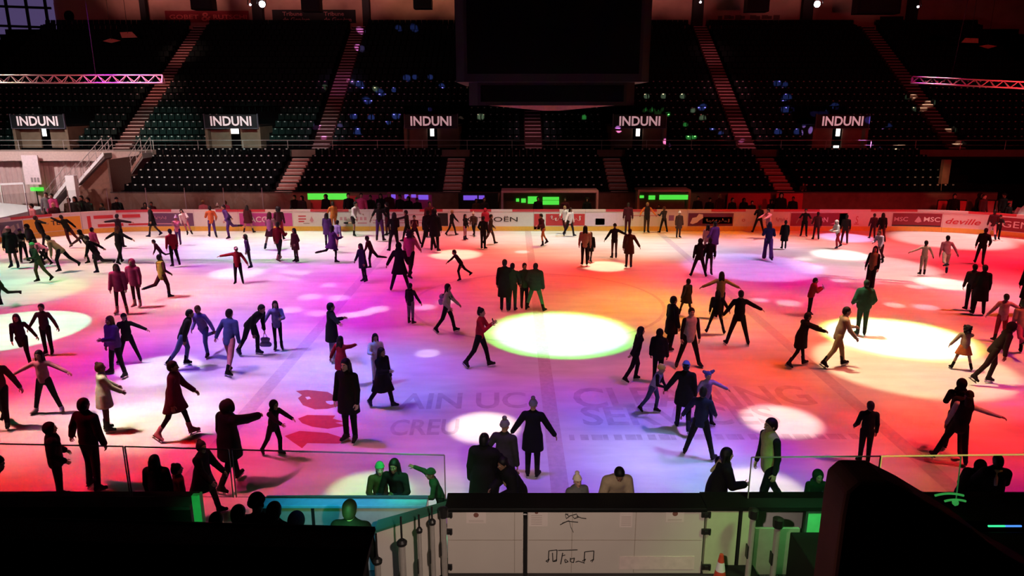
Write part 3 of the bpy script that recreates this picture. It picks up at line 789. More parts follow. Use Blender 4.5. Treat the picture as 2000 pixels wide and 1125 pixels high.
# ------------------------------------------------------------------ people: distance fields turned into meshes
class Field:
    def __init__(s, lo, hi, h):
        s.h = h; s.lo = np.array(lo, float) - 2 * h
        n = np.ceil((np.array(hi, float) + 2 * h - s.lo) / h).astype(int) + 1
        s.n = n
        s.ax = [s.lo[i] + h * np.arange(n[i]) for i in range(3)]
        s.F = np.full(tuple(n), 9.0, np.float32)
    def _sub(s, lo, hi):
        i0 = np.maximum(0, np.floor((lo - s.lo) / s.h).astype(int)); i1 = np.minimum(s.n, np.ceil((hi - s.lo) / s.h).astype(int) + 1)
        if (i1 <= i0).any(): return None, None
        sl = tuple(slice(a, b) for a, b in zip(i0, i1))
        return sl, (s.ax[0][sl[0]][:, None, None], s.ax[1][sl[1]][None, :, None], s.ax[2][sl[2]][None, None, :])
    def _merge(s, sl, D, k):
        A = s.F[sl]
        if k > 0:
            hh = np.clip(.5 + .5 * (A - D) / k, 0, 1); s.F[sl] = A * (1 - hh) + D * hh - k * hh * (1 - hh)
        else: s.F[sl] = np.minimum(A, D)
    def seg(s, a, b, ra, rb=None, k=.02, n=None, sc=1.0):
        rb = ra if rb is None else rb
        a = np.asarray(a, float); b = np.asarray(b, float); r = max(ra, rb) + 3 * s.h + k
        sl, P = s._sub(np.minimum(a, b) - r, np.maximum(a, b) + r)
        if sl is None: return s
        p = [P[i] - a[i] for i in range(3)]; d = b - a
        if n is not None:
            pn = p[0] * n[0] + p[1] * n[1] + p[2] * n[2]
            p = [p[i] + (sc - 1) * pn * n[i] for i in range(3)]
            d = d + (sc - 1) * d.dot(n) * np.asarray(n)
        t = np.clip((p[0] * d[0] + p[1] * d[1] + p[2] * d[2]) / max(d.dot(d), 1e-9), 0, 1)
        D = np.sqrt((p[0] - t * d[0]) ** 2 + (p[1] - t * d[1]) ** 2 + (p[2] - t * d[2]) ** 2) - (ra + (rb - ra) * t)
        if sc > 1: D = D / (1 + .5 * (sc - 1))
        s._merge(sl, D.astype(np.float32), k); return s
    def ell(s, c, r, M=None, k=.02, cut=False):
        c = np.asarray(c, float); r = np.asarray(r, float); R_ = r.max() + 3 * s.h + k
        sl, P = s._sub(c - R_, c + R_)
        if sl is None: return s
        p = [P[i] - c[i] for i in range(3)]
        if M is not None: p = [p[0] * M[0][i] + p[1] * M[1][i] + p[2] * M[2][i] for i in range(3)]
        k0 = np.sqrt((p[0] / r[0]) ** 2 + (p[1] / r[1]) ** 2 + (p[2] / r[2]) ** 2)
        k1 = np.sqrt((p[0] / r[0] ** 2) ** 2 + (p[1] / r[1] ** 2) ** 2 + (p[2] / r[2] ** 2) ** 2)
        D = (k0 * (k0 - 1) / np.maximum(k1, 1e-6)).astype(np.float32)
        if cut:
            A = s.F[sl]; hh = np.clip(.5 - .5 * (A + D) / k, 0, 1); s.F[sl] = A * (1 - hh) - D * hh + k * hh * (1 - hh)
        else: s._merge(sl, D, k)
        return s
    def half(s, c, n):
        """keeps the side the normal points away from"""
        D = (s.ax[0][:, None, None] - c[0]) * n[0] + (s.ax[1][None, :, None] - c[1]) * n[1] + (s.ax[2][None, None, :] - c[2]) * n[2]
        s.F = np.maximum(s.F, D.astype(np.float32)); return s
    def mesh(s):
        F = s.F; sg = F < 0
        c = [[(slice(dx, F.shape[0] - 1 + dx), slice(dy, F.shape[1] - 1 + dy), slice(dz, F.shape[2] - 1 + dz)) for dz in (0, 1)] for dx in (0, 1) for dy in (0, 1)]
        cor = {}
        for dx in (0, 1):
            for dy in (0, 1):
                for dz in (0, 1):
                    cor[dx, dy, dz] = (slice(dx, F.shape[0] - 1 + dx), slice(dy, F.shape[1] - 1 + dy), slice(dz, F.shape[2] - 1 + dz))
        cnt = sum(sg[v].astype(np.int8) for v in cor.values())
        act = (cnt > 0) & (cnt < 8)
        ci = np.argwhere(act)
        if not len(ci): return np.zeros((0, 3)), np.zeros((0, 4), int)
        idx = np.full(act.shape, -1, np.int32); idx[act] = np.arange(len(ci))
        val = {k: F[v][act] for k, v in cor.items()}
        acc = np.zeros((len(ci), 3)); num = np.zeros(len(ci))
        ks = list(cor)
        for a in ks:
            for ax in range(3):
                if a[ax]: continue
                b = tuple(1 if i == ax else a[i] for i in range(3))
                va, vb = val[a], val[b]; m = (va < 0) != (vb < 0)
                t = np.where(m, va / np.where(m, va - vb, 1), 0)
                p = np.empty((len(ci), 3))
                for i in range(3): p[:, i] = t if i == ax else a[i]
                acc += p * m[:, None]; num += m
        V = s.lo + s.h * (ci + acc / num[:, None])
        Q = []
        for ax in range(3):
            o1, o2 = [(1, 2), (2, 0), (0, 1)][ax]
            sA = [slice(None)] * 3; sB = [slice(None)] * 3; sA[ax] = slice(0, -1); sB[ax] = slice(1, None)
            A = sg[tuple(sA)]; B = sg[tuple(sB)]; e = np.argwhere(A != B)
            e = e[(e[:, o1] > 0) & (e[:, o2] > 0) & (e[:, o1] < F.shape[o1] - 1) & (e[:, o2] < F.shape[o2] - 1)]
            if not len(e): continue
            inside = A[tuple(e.T)]
            def at(d1, d2):
                q = e.copy(); q[:, o1] -= d1; q[:, o2] -= d2; return idx[tuple(q.T)]
            q = np.stack([at(1, 1), at(0, 1), at(0, 0), at(1, 0)], 1)
            q[~inside] = q[~inside][:, ::-1]
            Q.append(q)
        Q = np.vstack(Q); Q = Q[(Q >= 0).all(1)]
        return V, Q

def rot(ax, a):
    c, s_ = math.cos(a), math.sin(a)
    return np.array({'x': [[1, 0, 0], [0, c, -s_], [0, s_, c]], 'y': [[c, 0, s_], [0, 1, 0], [-s_, 0, c]], 'z': [[c, -s_, 0], [s_, c, 0], [0, 0, 1]]}[ax])
def unit(v): return v / max(1e-9, np.linalg.norm(v))

# --- templates (forward = -Y, person's own left = +X)
def head_template(h):
    f = Field((-.11, -.14, -.16), (.11, .13, .14), h)
    f.ell((0, .012, .03), (.074, .094, .088), k=.01)
    f.ell((0, -.022, -.035), (.058, .07, .082), k=.03)
    f.ell((0, -.062, -.098), (.024, .022, .02), k=.025)
    f.seg((-.03, -.078, .026), (.03, -.078, .026), .013, k=.014)
    f.seg((0, -.088, .012), (0, -.109, -.022), .008, .013, k=.01)
    f.ell((0, -.1, -.026), (.017, .012, .009), k=.006)
    for x in (-.031, .031):
        f.ell((x, -.093, .008), (.016, .012, .012), k=.008, cut=True)
        f.ell((x, -.075, -.025), (.017, .012, .014), k=.02)
        f.ell((x * 2.45, .012, -.01), (.01, .02, .032), k=.006)
    f.ell((0, -.094, -.057), (.024, .008, .006), k=.006); f.ell((0, -.092, -.068), (.02, .008, .007), k=.006)
    f.seg((0, .015, -.08), (0, .03, -.155), .052, .054, k=.02)
    V, Q = f.mesh()
    c = V[Q].mean(1)
    mi = np.zeros(len(Q), int)
    mi[(abs(c[:, 0]) < .024) & (abs(c[:, 2] + .0625) < .011) & (c[:, 1] < -.088)] = 2
    mi[(abs(abs(c[:, 0]) - .031) < .018) & (abs(c[:, 2] - .027) < .006) & (c[:, 1] < -.07)] = 3
    out = [(V, Q, mi)]
    for x in (-.031, .031):
        e = Field((x - .012, -.095, -.005), (x + .012, -.07, .02), max(.004, h * .6)); e.ell((x, -.082, .008), (.0115, .0115, .0105), k=0)
        v, q = e.mesh(); cc = v[q].mean(1); m = np.where((cc[:, 1] < -.088), 3, 4); out.append((v, q, m))
    return join(out)
def join(parts):
    Vs, Qs, Ms, b = [], [], [], 0
    for V, Q, m in parts:
        if not len(Q): continue
        Vs.append(V); Qs.append(np.asarray(Q) + b); Ms.append(np.full(len(Q), m) if np.isscalar(m) else m); b += len(V)
    return np.vstack(Vs), np.vstack(Qs), np.concatenate(Ms)
def hand_template(h, curl):
    f = Field((-.09, -.08, -.2), (.05, .06, .03), h)
    f.seg((0, 0, .02), (0, 0, -.02), .024, .027, k=.01, n=np.array([1., 0, 0]), sc=1.3)
    f.seg((0, -.022, -.035), (-.004, -.026, -.085), .016, .013, k=.016); f.seg((0, .018, -.03), (-.004, .024, -.08), .016, .012, k=.016); f.seg((0, 0, -.03), (-.002, 0, -.088), .017, .014, k=.014)
    r0 = max(.0085, h * .95)
    for y, L, j in ((-.031, .07, 1), (-.0105, .08, 0), (.0105, .074, .6), (.031, .058, 1.4)):
        p = np.array([-.003, y * .95, -.084]); a = R(8 + curl * .5 + 4 * j); spread = y * 1.6
        for t, (fr, w) in enumerate(((.44, 1), (.32, .93), (.24, .82))):
            d = np.array([-math.sin(a), spread * math.cos(a), -math.cos(a)]); q = p + d * L * fr
            f.seg(p, q, r0 * w, r0 * w * .92, k=.004); p = q; a += R(14 + curl * (.9 if t == 0 else .7))
    p = np.array([-.006, -.03, -.028]); q = p + np.array([-.014, -.03, -.03]); f.seg(p, q, .0125, .0105, k=.01)
    f.seg(q, q + np.array([-.012, -.006, -.032]), .0102, .009, k=.005)
    V, Q = f.mesh(); return V, Q
HEADS = {0: head_template(.0085), 1: head_template(.014)}
HANDS = {(l, c): hand_template((.0055, .0085)[l], (12, 55)[c]) for l in (0, 1) for c in (0, 1)}
def mirror(VQ): V, Q = VQ; return V * np.array([-1, 1, 1]), Q[:, ::-1]

def hair_template(st, h=.012):
    f = Field((-.26, -.2, -.55), (.26, .26, .3), h)
    def cap(r=1.0, low=-.05):
        f.ell((0, .02, .035), (.086 * r, .104 * r, .1 * r), k=.01); f.ell((0, .045, -.015), (.08 * r, .085 * r, .095 * r), k=.02)
        f.half((0, -.058, .04), unit(np.array([0, -1, -.75]))); f.half((0, 0, low - .06), (0, 0, -1))
        if True:
            f.ell((0, -.1, -.05), (.07, .1, .1), k=.01, cut=True)
    if st == 'short': cap(1.02)
    elif st == 'long':
        cap(1.06, -.2)
        for x in (-.06, -.03, 0, .03, .06):
            f.seg((x, .06, .0), (x * 1.25, .085, -.22 - .05 * math.cos(x * 30)), .04, .034, k=.02); 
        for x in (-.075, .075): f.seg((x, .0, .02), (x * 1.12, -.005, -.17), .026, .022, k=.02)
    elif st == 'bun': cap(1.03); f.ell((0, .07, .12), (.045, .045, .042), k=.01)
    elif st == 'pony': cap(1.03); f.seg((0, .11, .04), (0, .15, .0), .03, .034, k=.015); f.seg((0, .15, 0), (0, .15, -.2), .034, .016, k=.02)
    elif st == 'curly':
        f.ell((0, .03, .03), (.125, .13, .125), k=.02); f.ell((0, .05, -.06), (.12, .1, .1), k=.03)
        for i in range(26):
            a = i * 2.4; z = .14 - i * .011; r = .1 + .02 * math.sin(i * 1.7); f.ell((r * math.cos(a), .04 + r * math.sin(a), z - .02), (.035, .035, .035), k=.012)
        f.ell((0, -.13, -.04), (.08, .11, .11), k=.01, cut=True)
    elif st in ('beanie', 'pom'):
        f.ell((0, .014, .05), (.088, .106, .098), k=.01); f.half((0, 0, .03), (0, -.25, -1)); f.seg((-.02, -.05, .04), (.02, -.05, .04), .02, k=.0)
        f.half((0, 0, .024), unit(np.array([0, -.2, -1.])))
        for i in range(20):
            a0, a1 = 2 * math.pi * i / 20, 2 * math.pi * (i + 1) / 20
            f.seg((.083 * math.cos(a0), .014 + .1 * math.sin(a0), .042 - .02 * math.sin(a0)), (.083 * math.cos(a1), .014 + .1 * math.sin(a1), .042 - .02 * math.sin(a1)), .016, k=.006)
        if st == 'pom': f.ell((0, .03, .175), (.048, .048, .045), k=.008)
    elif st == 'hood':
        f.ell((0, .03, .02), (.112, .125, .135), k=.01); f.seg((-.07, .05, -.13), (.07, .05, -.13), .06, k=.04); f.ell((0, -.12, -.01), (.076, .12, .1), k=.015, cut=True)
    elif st == 'fur':
        f.ell((0, .03, .02), (.12, .125, .14), k=.01)
        for i in range(22):
            a = R(-30) + R(240) * i / 21; f.ell((.115 * math.cos(a), -.04, .0 + .125 * math.sin(a)), (.034, .036, .034), k=.012)
        f.seg((-.08, .05, -.13), (.08, .05, -.13), .065, k=.04); f.ell((0, -.12, -.02), (.074, .12, .095), k=.012, cut=True)
    elif st == 'helmet':
        f.ell((0, .012, .035), (.105, .128, .115), k=.01); f.half((0, 0, 0), unit(np.array([0, -.35, -1.])))
        for x in (-.03, 0, .03): f.seg((x, -.06, .13), (x, .09, .13), .012, k=.01)
    elif st == 'cap':
        f.ell((0, .014, .05), (.086, .104, .088), k=.01); f.half((0, 0, .035), (0, 0, -1)); f.ell((0, -.115, .045), (.07, .07, .014), k=.012)
    elif st == 'bows':
        cap(1.05, -.1)
        for x in (-.1, .1): f.ell((x, .01, .11), (.06, .05, .055), k=.01); f.ell((x * 1.5, .01, .14), (.04, .035, .045), k=.01)
    elif st == 'backhair':
        f.seg((-.03, .085, -.03), (-.035, .1, -.2), .05, .035, k=.02); f.seg((.03, .085, -.03), (.035, .1, -.2), .05, .035, k=.02); f.seg((0, .09, -.02), (0, .1, -.2), .05, .04, k=.02)
    return f.mesh()
HMESH = {}
HAT = {'beanie': 'beanie', 'pom': 'beanie', 'hood': 'hood', 'fur': 'fur_hood', 'helmet': 'helmet', 'cap': 'cap'}
def hair_mesh(st, c):
    if (st, c) not in HMESH:
        if ('T', st) not in HMESH: HMESH['T', st] = hair_template(st)
        V, Q = HMESH['T', st]
        m = cloth(c) if st in HAT else hairm(c)
        HMESH[st, c] = np_mesh(HAT.get(st, 'hair'), V, Q, [m])
    return HMESH[st, c]
def boot_template():
    f = Field((-.06, -.2, -.16), (.06, .1, .16), .012)
    f.seg((0, .01, .14), (0, .012, .0), .056, .05, k=.02); f.seg((0, .03, -.05), (0, -.06, -.06), .044, .045, k=.03); f.seg((0, -.06, -.062), (0, -.145, -.07), .042, .034, k=.02)
    f.half((0, 0, -.092), (0, 0, -1)); f.seg((0, -.02, -.01), (0, -.05, -.03), .045, .04, k=.03)
    V, Q = f.mesh()
    q = MB(); q.box(-.03, .03, -.17, .075, -.1, -.088, 0)
    BV = np.array(q.v); BQ = np.array([x for x in q.f])
    b = MB(); b.box(-.008, .008, -.16, .07, -.158, -.128); b.box(-.012, .012, -.13, -.08, -.135, -.095); b.box(-.012, .012, .01, .05, -.135, -.095)
    return (V, Q), (BV, BQ), (np.array(b.v), np.array(b.f))
BT = boot_template(); BOOTS = {}
def boot_mesh(c):
    if c not in BOOTS:
        V, Q, M = join([(BT[0][0], BT[0][1], 0), (BT[1][0], BT[1][1], 1)])
        BOOTS[c] = (np_mesh('ice_skate', V, Q, [cloth(c), blackm], M), np_mesh('blade', BT[2][0], BT[2][1], [mat('blade_steel', (.6, .6, .62), .3, .5, metal=.8)], None, False))
    return BOOTS[c]

ARM = {'d': (3, 10, 14), 'o': (5, 62, 8), 'O': (0, 82, 4), 'h': (6, 32, 10), 'f': (50, 8, 40), 'F': (80, 6, 8), 'x': (28, 2, 118), 'p': (-8, 20, 62), 'b': (-25, 24, 14), 'u': (150, 20, 20),
       'w': (18, 38, 40), 'P': (38, 4, 98), 's': (-34, 12, 12), 'g': (32, 10, 22), 'c': (60, -12, 70), 'm': (30, 14, 75)}
POSE = {'st': (0, (0, 5, 3), (0, 5, 3)), 'ct': (2, (9, 5, 12), (-5, 5, 4)), 'gl': (12, (16, 3, 22), (-20, 4, 12)), 'gr': (12, (-20, 4, 12), (16, 3, 22)), 'pu': (20, (22, 3, 32), (-34, 8, 18)), 'pr': (20, (-34, 8, 18), (22, 3, 32)),
        'kl': (16, (-38, 6, 48), (14, 2, 18)), 'kr': (16, (14, 2, 18), (-38, 6, 48)), 'wk': (5, (20, 3, 8), (-18, 3, 16)), 'wr': (5, (-18, 3, 16), (20, 3, 8)), 'bd': (52, (28, 6, 42), (6, 6, 34)), 'wd': (3, (2, 16, 4), (2, 16, 4)),
        'cr': (38, (95, 10, 128), (80, 10, 120)), 'ln': (34, (6, 5, 8), (-4, 5, 4)), 'nd': (2, (0, 1, 2), (0, 1, 2))}
rnd = random.Random(11)
NP = 0
def P(x, yf, yt, face, pose, arms, J, T, Hh, label, Y=None, lod=None, tilt=0, lean=None, turn=0, nod=0, boots=None, glove=None, sl=None, bulk=0.0, group=None, w=1.0, scarf=None, floor=0.0, kid=False, shoes=False):
    """builds one person standing where the pixel (x, yf) meets the floor, head top at pixel row yt"""
    global NP
    NP += 1
    ln_, LL, LR = POSE[pose] if isinstance(pose, str) else pose
    if lean is not None: ln_ = lean
    if Y is None:
        g = at_z(x, yf, floor)
        if g.y > 39.15: Yb = 39.15; g = Vector(((x - W / 2) / FPX * (Yb * CP + HC * SP), Yb, 0))
    else:
        g = at_y(x, yf, Y); g.z = floor; d = Y * CP + (HC - floor) * SP; g.x = (x - W / 2) / FPX * d
    hpx = yf - yt
    if lod is None: lod = 0 if g.y < 19 else 1
    hs = .017 if g.y < 14 else (.022 if g.y < 24 else .028)
    M = rot('y', R(tilt)) @ rot('z', R(face))
    V3 = lambda *a: M @ np.array(a, float)
    up0, fw0, sd = V3(0, 0, 1), V3(0, -1, 0), V3(1, 0, 0)
    a = R(ln_); u = up0 * math.cos(a) + fw0 * math.sin(a); f = fw0 * math.cos(a) - up0 * math.sin(a)
    pel = np.zeros(3)
    J_ = {}
    feet = []
    for i, (sgn, (lf, lo, kb)) in enumerate(((1, LL), (-1, LR))):
        hip = pel + sd * sgn * .09 * w - up0 * .02
        lf_, lo_ = R(lf), R(lo)
        d = -up0 * math.cos(lf_) * math.cos(lo_) + fw0 * math.sin(lf_) * math.cos(lo_) + sd * sgn * math.sin(lo_)
        knee = hip + d * .43
        bk = unit(-fw0 - d * (-fw0).dot(d)); kb_ = R(kb)
        e = d * math.cos(kb_) + bk * math.sin(kb_)
        ank = knee + e * .4
        ff = unit(fw0 - e * fw0.dot(e) + sd * sgn * .25)
        feet.append((hip, knee, ank, e, ff))
    low = min(min((ank + e * .158 + ff * t).dot(np.array([0, 0, 1])) for t in (.16, -.07)) for hip, knee, ank, e, ff in feet)
    sup = min(feet, key=lambda t: (t[2] + t[3] * .158)[2]); oth = [t for t in feet if t is not sup][0]
    ctr = sup[2] * .65 + oth[2] * .35; 
    sh = np.array([-ctr[0], -sup[2][1], -low])
    nb = pel + u * .5; shw = .182 * w
    ha = R(ln_ * .45 + nod); hu = up0 * math.cos(ha) + fw0 * math.sin(ha); hf = fw0 * math.cos(ha) - up0 * math.sin(ha)
    if turn:
        t_ = R(turn); hf2 = hf * math.cos(t_) + sd * math.sin(t_); hs_ = unit(np.cross(-hf2, hu)) * 1.0; hf = hf2
    hsd = np.cross(hf, hu) * -1.0
    hsd = unit(np.cross(hu, hf)) * 1.0
    # head frame columns: x = person's left, y = back, z = up
    HM = np.stack([np.cross(-hf, hu), -hf, hu], 1)
    hc = nb + u * .05 + hu * .135 + f * .012
    arm_pts = []
    for sgn, am in ((1, arms[0]), (-1, arms[1])):
        af, ao, ae = ARM[am] if isinstance(am, str) else am
        sp = pel + u * .455 + sd * sgn * shw
        d = -u * math.cos(R(af)) * math.cos(R(ao)) + f * math.sin(R(af)) * math.cos(R(ao)) + sd * sgn * math.sin(R(ao))
        d = unit(d); el = sp + d * .285
        hh = f * .95 + u * .35 - sd * sgn * .35; hh = unit(hh - d * hh.dot(d))
        e = d * math.cos(R(ae)) + hh * math.sin(R(ae)); wr = el + e * .25
        arm_pts.append((sgn, sp, el, wr, e, hh))
    allp = [hc + hu * .14, pel] + [q for t in feet for q in (t[1], t[2] + t[3] * .15)] + [q for t in arm_pts for q in (t[2], t[3] + t[4] * .18)]
    lo = np.min(allp, 0) - .3; hi = np.max(allp, 0) + .3
    top = (hc + hu * (.3 if Hh.startswith('pom') else .125))
    Zt = top[2] + sh[2]
    zneed = HC - (g.y + 0.0) * math.tan(dep(yt)) - floor
    s = max(.45, min(1.14, zneed / Zt)); ks = 1.0 + max(0, (.86 - s)) * .6
    # body: one continuous skin from the head to the ankles
    jt, jc = J.split(':'); tt, tc = T.split(':'); 
    B = Field(lo, hi, max(hs, .02))
    B.seg(pel - u * .02, pel + u * .16, .125, .12, n=f, sc=1.35); B.seg(pel + u * .16, pel + u * .42, .12, .13, k=.04, n=f, sc=1.45)
    B.seg(pel + u * .45 - sd * shw * .8, pel + u * .45 + sd * shw * .8, .055, k=.04)
    B.seg(pel + u * .44, hc - hu * .08, .06, .05, k=.03)
    B.ell(hc + hu * .01, (.055, .06, .07), HM, k=.02)
    for hip, knee, ank, e, ff in feet:
        lr = 1.0 if tt in 'ks' else .8; B.seg(hip, knee, .08 * lr, .054 * lr, k=.02); B.seg(knee, ank, .05 * lr, .036 * lr, k=.01); B.seg(knee + e * .1 - ff * .012, knee + e * .2 - ff * .008, .048 * lr, .043 * lr, k=.02)
        B.seg(ank, ank + ff * .06 + e * .04, .035, .03)
    for sgn, sp, el, wr, e, hh in arm_pts:
        B.seg(sp, el, .046, .039, k=.03); B.seg(el, wr, .04, .027, k=.015)
    V, Q = B.mesh()
    parts = [(V, Q, 0)]
    hv, hq, hm = HEADS[lod]
    parts.append(((hv * ks) @ HM.T + hc, hq, hm))
    cl = 1 if (isinstance(arms[0], str) and arms[0] in 'Px') else 0
    for sgn, sp, el, wr, e, hh in arm_pts:
        q = HANDS[lod, cl] if sgn > 0 else mirror(HANDS[lod, cl])
        zz = -e; yy = -unit(hh - e * hh.dot(e)); xx = np.cross(yy, zz)
        parts.append((q[0] @ np.stack([xx, yy, zz], 1).T + wr + e * .01, q[1], 1))
    V, Q, mi = join(parts)
    sk = skinm(rnd.randrange(len(SKINS)))
    gl = cloth(glove) if glove else sk
    me = np_mesh('person', V + sh, Q, [sk, gl, mat('lips', (.3, .09, .08), .5, .3, vary=0), hairm('black'), mat('eye_white', (.7, .7, .68), .3, .4, vary=0)], mi)
    o = bpy.data.objects.new('person', me); COL.objects.link(o)
    o.location = g; o.scale = (s, s, s)
    tag(o, label, 'person', group)
    def child(name, me):
        c = bpy.data.objects.new(name, me); COL.objects.link(c); c.parent = o; return c
    # trousers / skirt
    def legs(fld, infl, end=1.0, flare=0.0):
        fld.seg(pel - u * .03, pel + u * .07, .13 + infl, .122 + infl, n=f, sc=1.3)
        for hip, knee, ank, e, ff in feet:
            fld.seg(hip, knee, .088 + infl, .062 + infl, k=.03)
            if end > .5: fld.seg(knee, knee + e * (.4 * end), .06 + infl, .046 + infl + flare, k=.012)
    Tn = 'trousers'
    D = Field(lo, hi, hs)
    if tt == 'p': legs(D, .008, .93)
    elif tt == 'w': legs(D, .022, 1.0, .03)
    elif tt == 'l': legs(D, -.004, .95); Tn = 'leggings'
    elif tt == 's': 
        Tn = 'shorts'; D.seg(pel - u * .03, pel + u * .07, .14, .13, n=f, sc=1.3)
        for hip, knee, ank, e, ff in feet: D.seg(hip, hip + (knee - hip) * .62, .098, .088, k=.03)
    elif tt == 'k':
        Tn = 'skirt'; mk = (feet[0][1] + feet[1][1]) / 2; D.seg(pel + u * .06, pel * .05 + mk * .95, .13, .23, n=f, sc=1.15)
        for hip, knee, ank, e, ff in feet: D.seg(hip, hip + (knee - hip) * .8, .1, .12, k=.04)
        D.half(pel * .25 + mk * .75, unit(mk - pel))
    V, Q = D.mesh(); child(Tn, np_mesh(Tn, V + sh, Q, [cloth(tc)]))
    # upper garment
    D = Field(lo - .05, hi + .05, hs)
    inf = {'j': .022, 'c': .028, 's': .012, 't': .01, 'p': .045, 'v': .03, 'f': .03, 'd': .02}[jt] + bulk
    D.seg(pel - u * (.02 if jt in 'st' else .07), pel + u * .16, .135 + inf, .128 + inf, n=f, sc=1.25)
    D.seg(pel + u * .16, pel + u * .41, .128 + inf, .135 + inf, k=.05, n=f, sc=1.32)
    if jt in 'cfd':
        mk = (feet[0][1] + feet[1][1]) / 2; t_ = .62 if jt == 'c' else .95; hd = unit(mk - pel); hem = pel + (mk - pel) * (t_ + .12)
        D.seg(pel + u * .08, hem + hd * .1, .15 + inf, .2 + inf, k=.05, n=f, sc=1.12)
        for hip, knee, ank, e, ff in feet: D.seg(hip, hip + (knee - hip) * (t_ + .1), .105 + inf * .6, .115 + inf * .7, k=.06)
        D.half(hem, hd)
    elif jt != 'v': D.half(pel - u * (.09 if jt in 'st' else .17), -u)
    if jt != 'v' : D.seg(pel + u * .455 - sd * shw * .86, pel + u * .455 + sd * shw * .86, .056 + inf * .7, k=.05)
    else: D.seg(pel + u * .45 - sd * shw * .6, pel + u * .45 + sd * shw * .6, .06 + inf * .5, k=.05)
    D.seg(pel + u * .45, pel + u * .54, .066 + inf * .5, .06 + inf * .5, k=.03)
    if jt == 'p':
        for t_ in (.0, .13, .26, .39): D.seg(pel + u * t_ - sd * .06, pel + u * t_ + sd * .06, .125 + inf, k=.012, n=f, sc=1.2)
    def sleeves(D, end=1.0):
        for sgn, sp, el, wr, e, hh in arm_pts:
            D.seg(sp, el, .056 + inf * .75, .048 + inf * .7, k=.03)
            if end > .5: D.seg(el, el + (wr - el) * 1.0, .047 + inf * .7, .036 + inf * .65, k=.015)
    if jt != 'v': sleeves(D, 0 if jt == 't' else 1)
    if Hh.startswith('hood') or Hh.startswith('fur') or jt == 'p':
        D.seg(pel + u * .5 - f * .06 - sd * .05, pel + u * .5 - f * .06 + sd * .05, .062, k=.04)
    V, Q = D.mesh(); nm = {'j': 'jacket', 'c': 'coat', 's': 'sweater', 't': 'tee_shirt', 'p': 'puffer_jacket', 'v': 'vest', 'f': 'long_coat', 'd': 'dress'}[jt]
    child(nm, np_mesh(nm, V + sh, Q, [cloth(jc)]))
    if jt == 'v':
        inf = .008; D = Field(lo, hi, hs); D.seg(pel + u * .1, pel + u * .42, .13, .14, n=f, sc=1.35); D.seg(pel + u * .455 - sd * shw * .86, pel + u * .455 + sd * shw * .86, .062, k=.05); sleeves(D)
        V, Q = D.mesh(); child('shirt', np_mesh('shirt', V + sh, Q, [cloth(sl or 'white')]))
    if scarf:
        D = Field(pel - .6, pel + 1.1, .018)
        for k in range(12):
            a0, a1 = k * math.pi / 6, (k + 1) * math.pi / 6; c_ = pel + u * .53
            D.seg(c_ + sd * .085 * math.cos(a0) + f * .08 * math.sin(a0), c_ + sd * .085 * math.cos(a1) + f * .08 * math.sin(a1), .034, k=.01)
        for g_ in (1, -1): D.seg(pel + u * .52 + f * .09 * g_ + sd * .03, pel + u * .3 + f * (.17 * g_) + sd * .05, .035, k=.015, n=f, sc=1.5)
        V, Q = D.mesh(); child('scarf', np_mesh('scarf', V + sh, Q, [cloth(scarf)]))
    # hair and hats
    T4 = Matrix.Translation(Vector(hc + sh + hu * .0)) @ Matrix([[*HM[i] * ks, 0] for i in range(3)] + [[0, 0, 0, 1]])
    for hh_ in Hh.split('+'):
        st, c = hh_.split(':')
        m_ = hair_mesh(st, c); ob = child(HAT.get(st, 'hair'), m_); ob.matrix_local = T4
    # skates
    bc = boots or rnd.choice(['black', 'dark', 'navy'])
    bm, bl = boot_mesh(bc)
    for hip, knee, ank, e, ff in feet:
        fx = unit(ff - e * ff.dot(e)); FM = np.stack([np.cross(-fx, -e), -fx, -e], 1)
        b = child('ice_skate', bm); b.matrix_local = Matrix.Translation(Vector(ank + sh)) @ Matrix([[*FM[i], 0] for i in range(3)] + [[0, 0, 0, 1]])
        if hpx > 95 or lod == 0:
            c = bpy.data.objects.new('blade', bl); COL.objects.link(c); c.parent = b
    o['_j'] = 0; del o['_j']
    return dict(o=o, s=s, sh=sh, f=f, u=u, sd=sd, pel=pel, hc=hc, HM=HM, wr=[(t[3] + t[4] * .1) for t in arm_pts], g=np.array(g), e=[t[4] for t in arm_pts])
def wp(p, v): return Vector(p['g'] + p['s'] * (np.asarray(v) + p['sh']))
def backpack(p, c, label):
    f, u, sd, pel = p['f'], p['u'], p['sd'], p['pel']
    D = Field(pel - .5, pel + .9, .022); c0 = pel + u * .24 - f * .2
    D.seg(c0 - u * .12 - sd * .06, c0 - u * .12 + sd * .06, .085, k=.0, n=f, sc=1.0); D.seg(c0 + u * .1 - sd * .05, c0 + u * .1 + sd * .05, .085, k=.06); D.seg(c0 - u * .06 - f * .06 - sd * .05, c0 - u * .06 - f * .06 + sd * .05, .05, k=.03)
    V, Q = D.mesh(); me = np_mesh('backpack', (V + p['sh']) * p['s'], Q, [cloth(c)])
    o = bpy.data.objects.new('backpack', me); COL.objects.link(o); o.location = p['g']; tag(o, label, 'backpack')
    D = Field(pel - .5, pel + .9, .018)
    for s_ in (-1, 1):
        D.seg(pel + u * .42 + sd * s_ * .11 - f * .15, pel + u * .5 + sd * s_ * .1, .02, k=.0); D.seg(pel + u * .5 + sd * s_ * .1, pel + u * .3 + sd * s_ * .115 + f * .15, .02, k=.005)
    V, Q = D.mesh(); c = bpy.data.objects.new('strap', np_mesh('strap', (V + p['sh']) * p['s'], Q, [cloth('black')])); COL.objects.link(c); c.parent = o
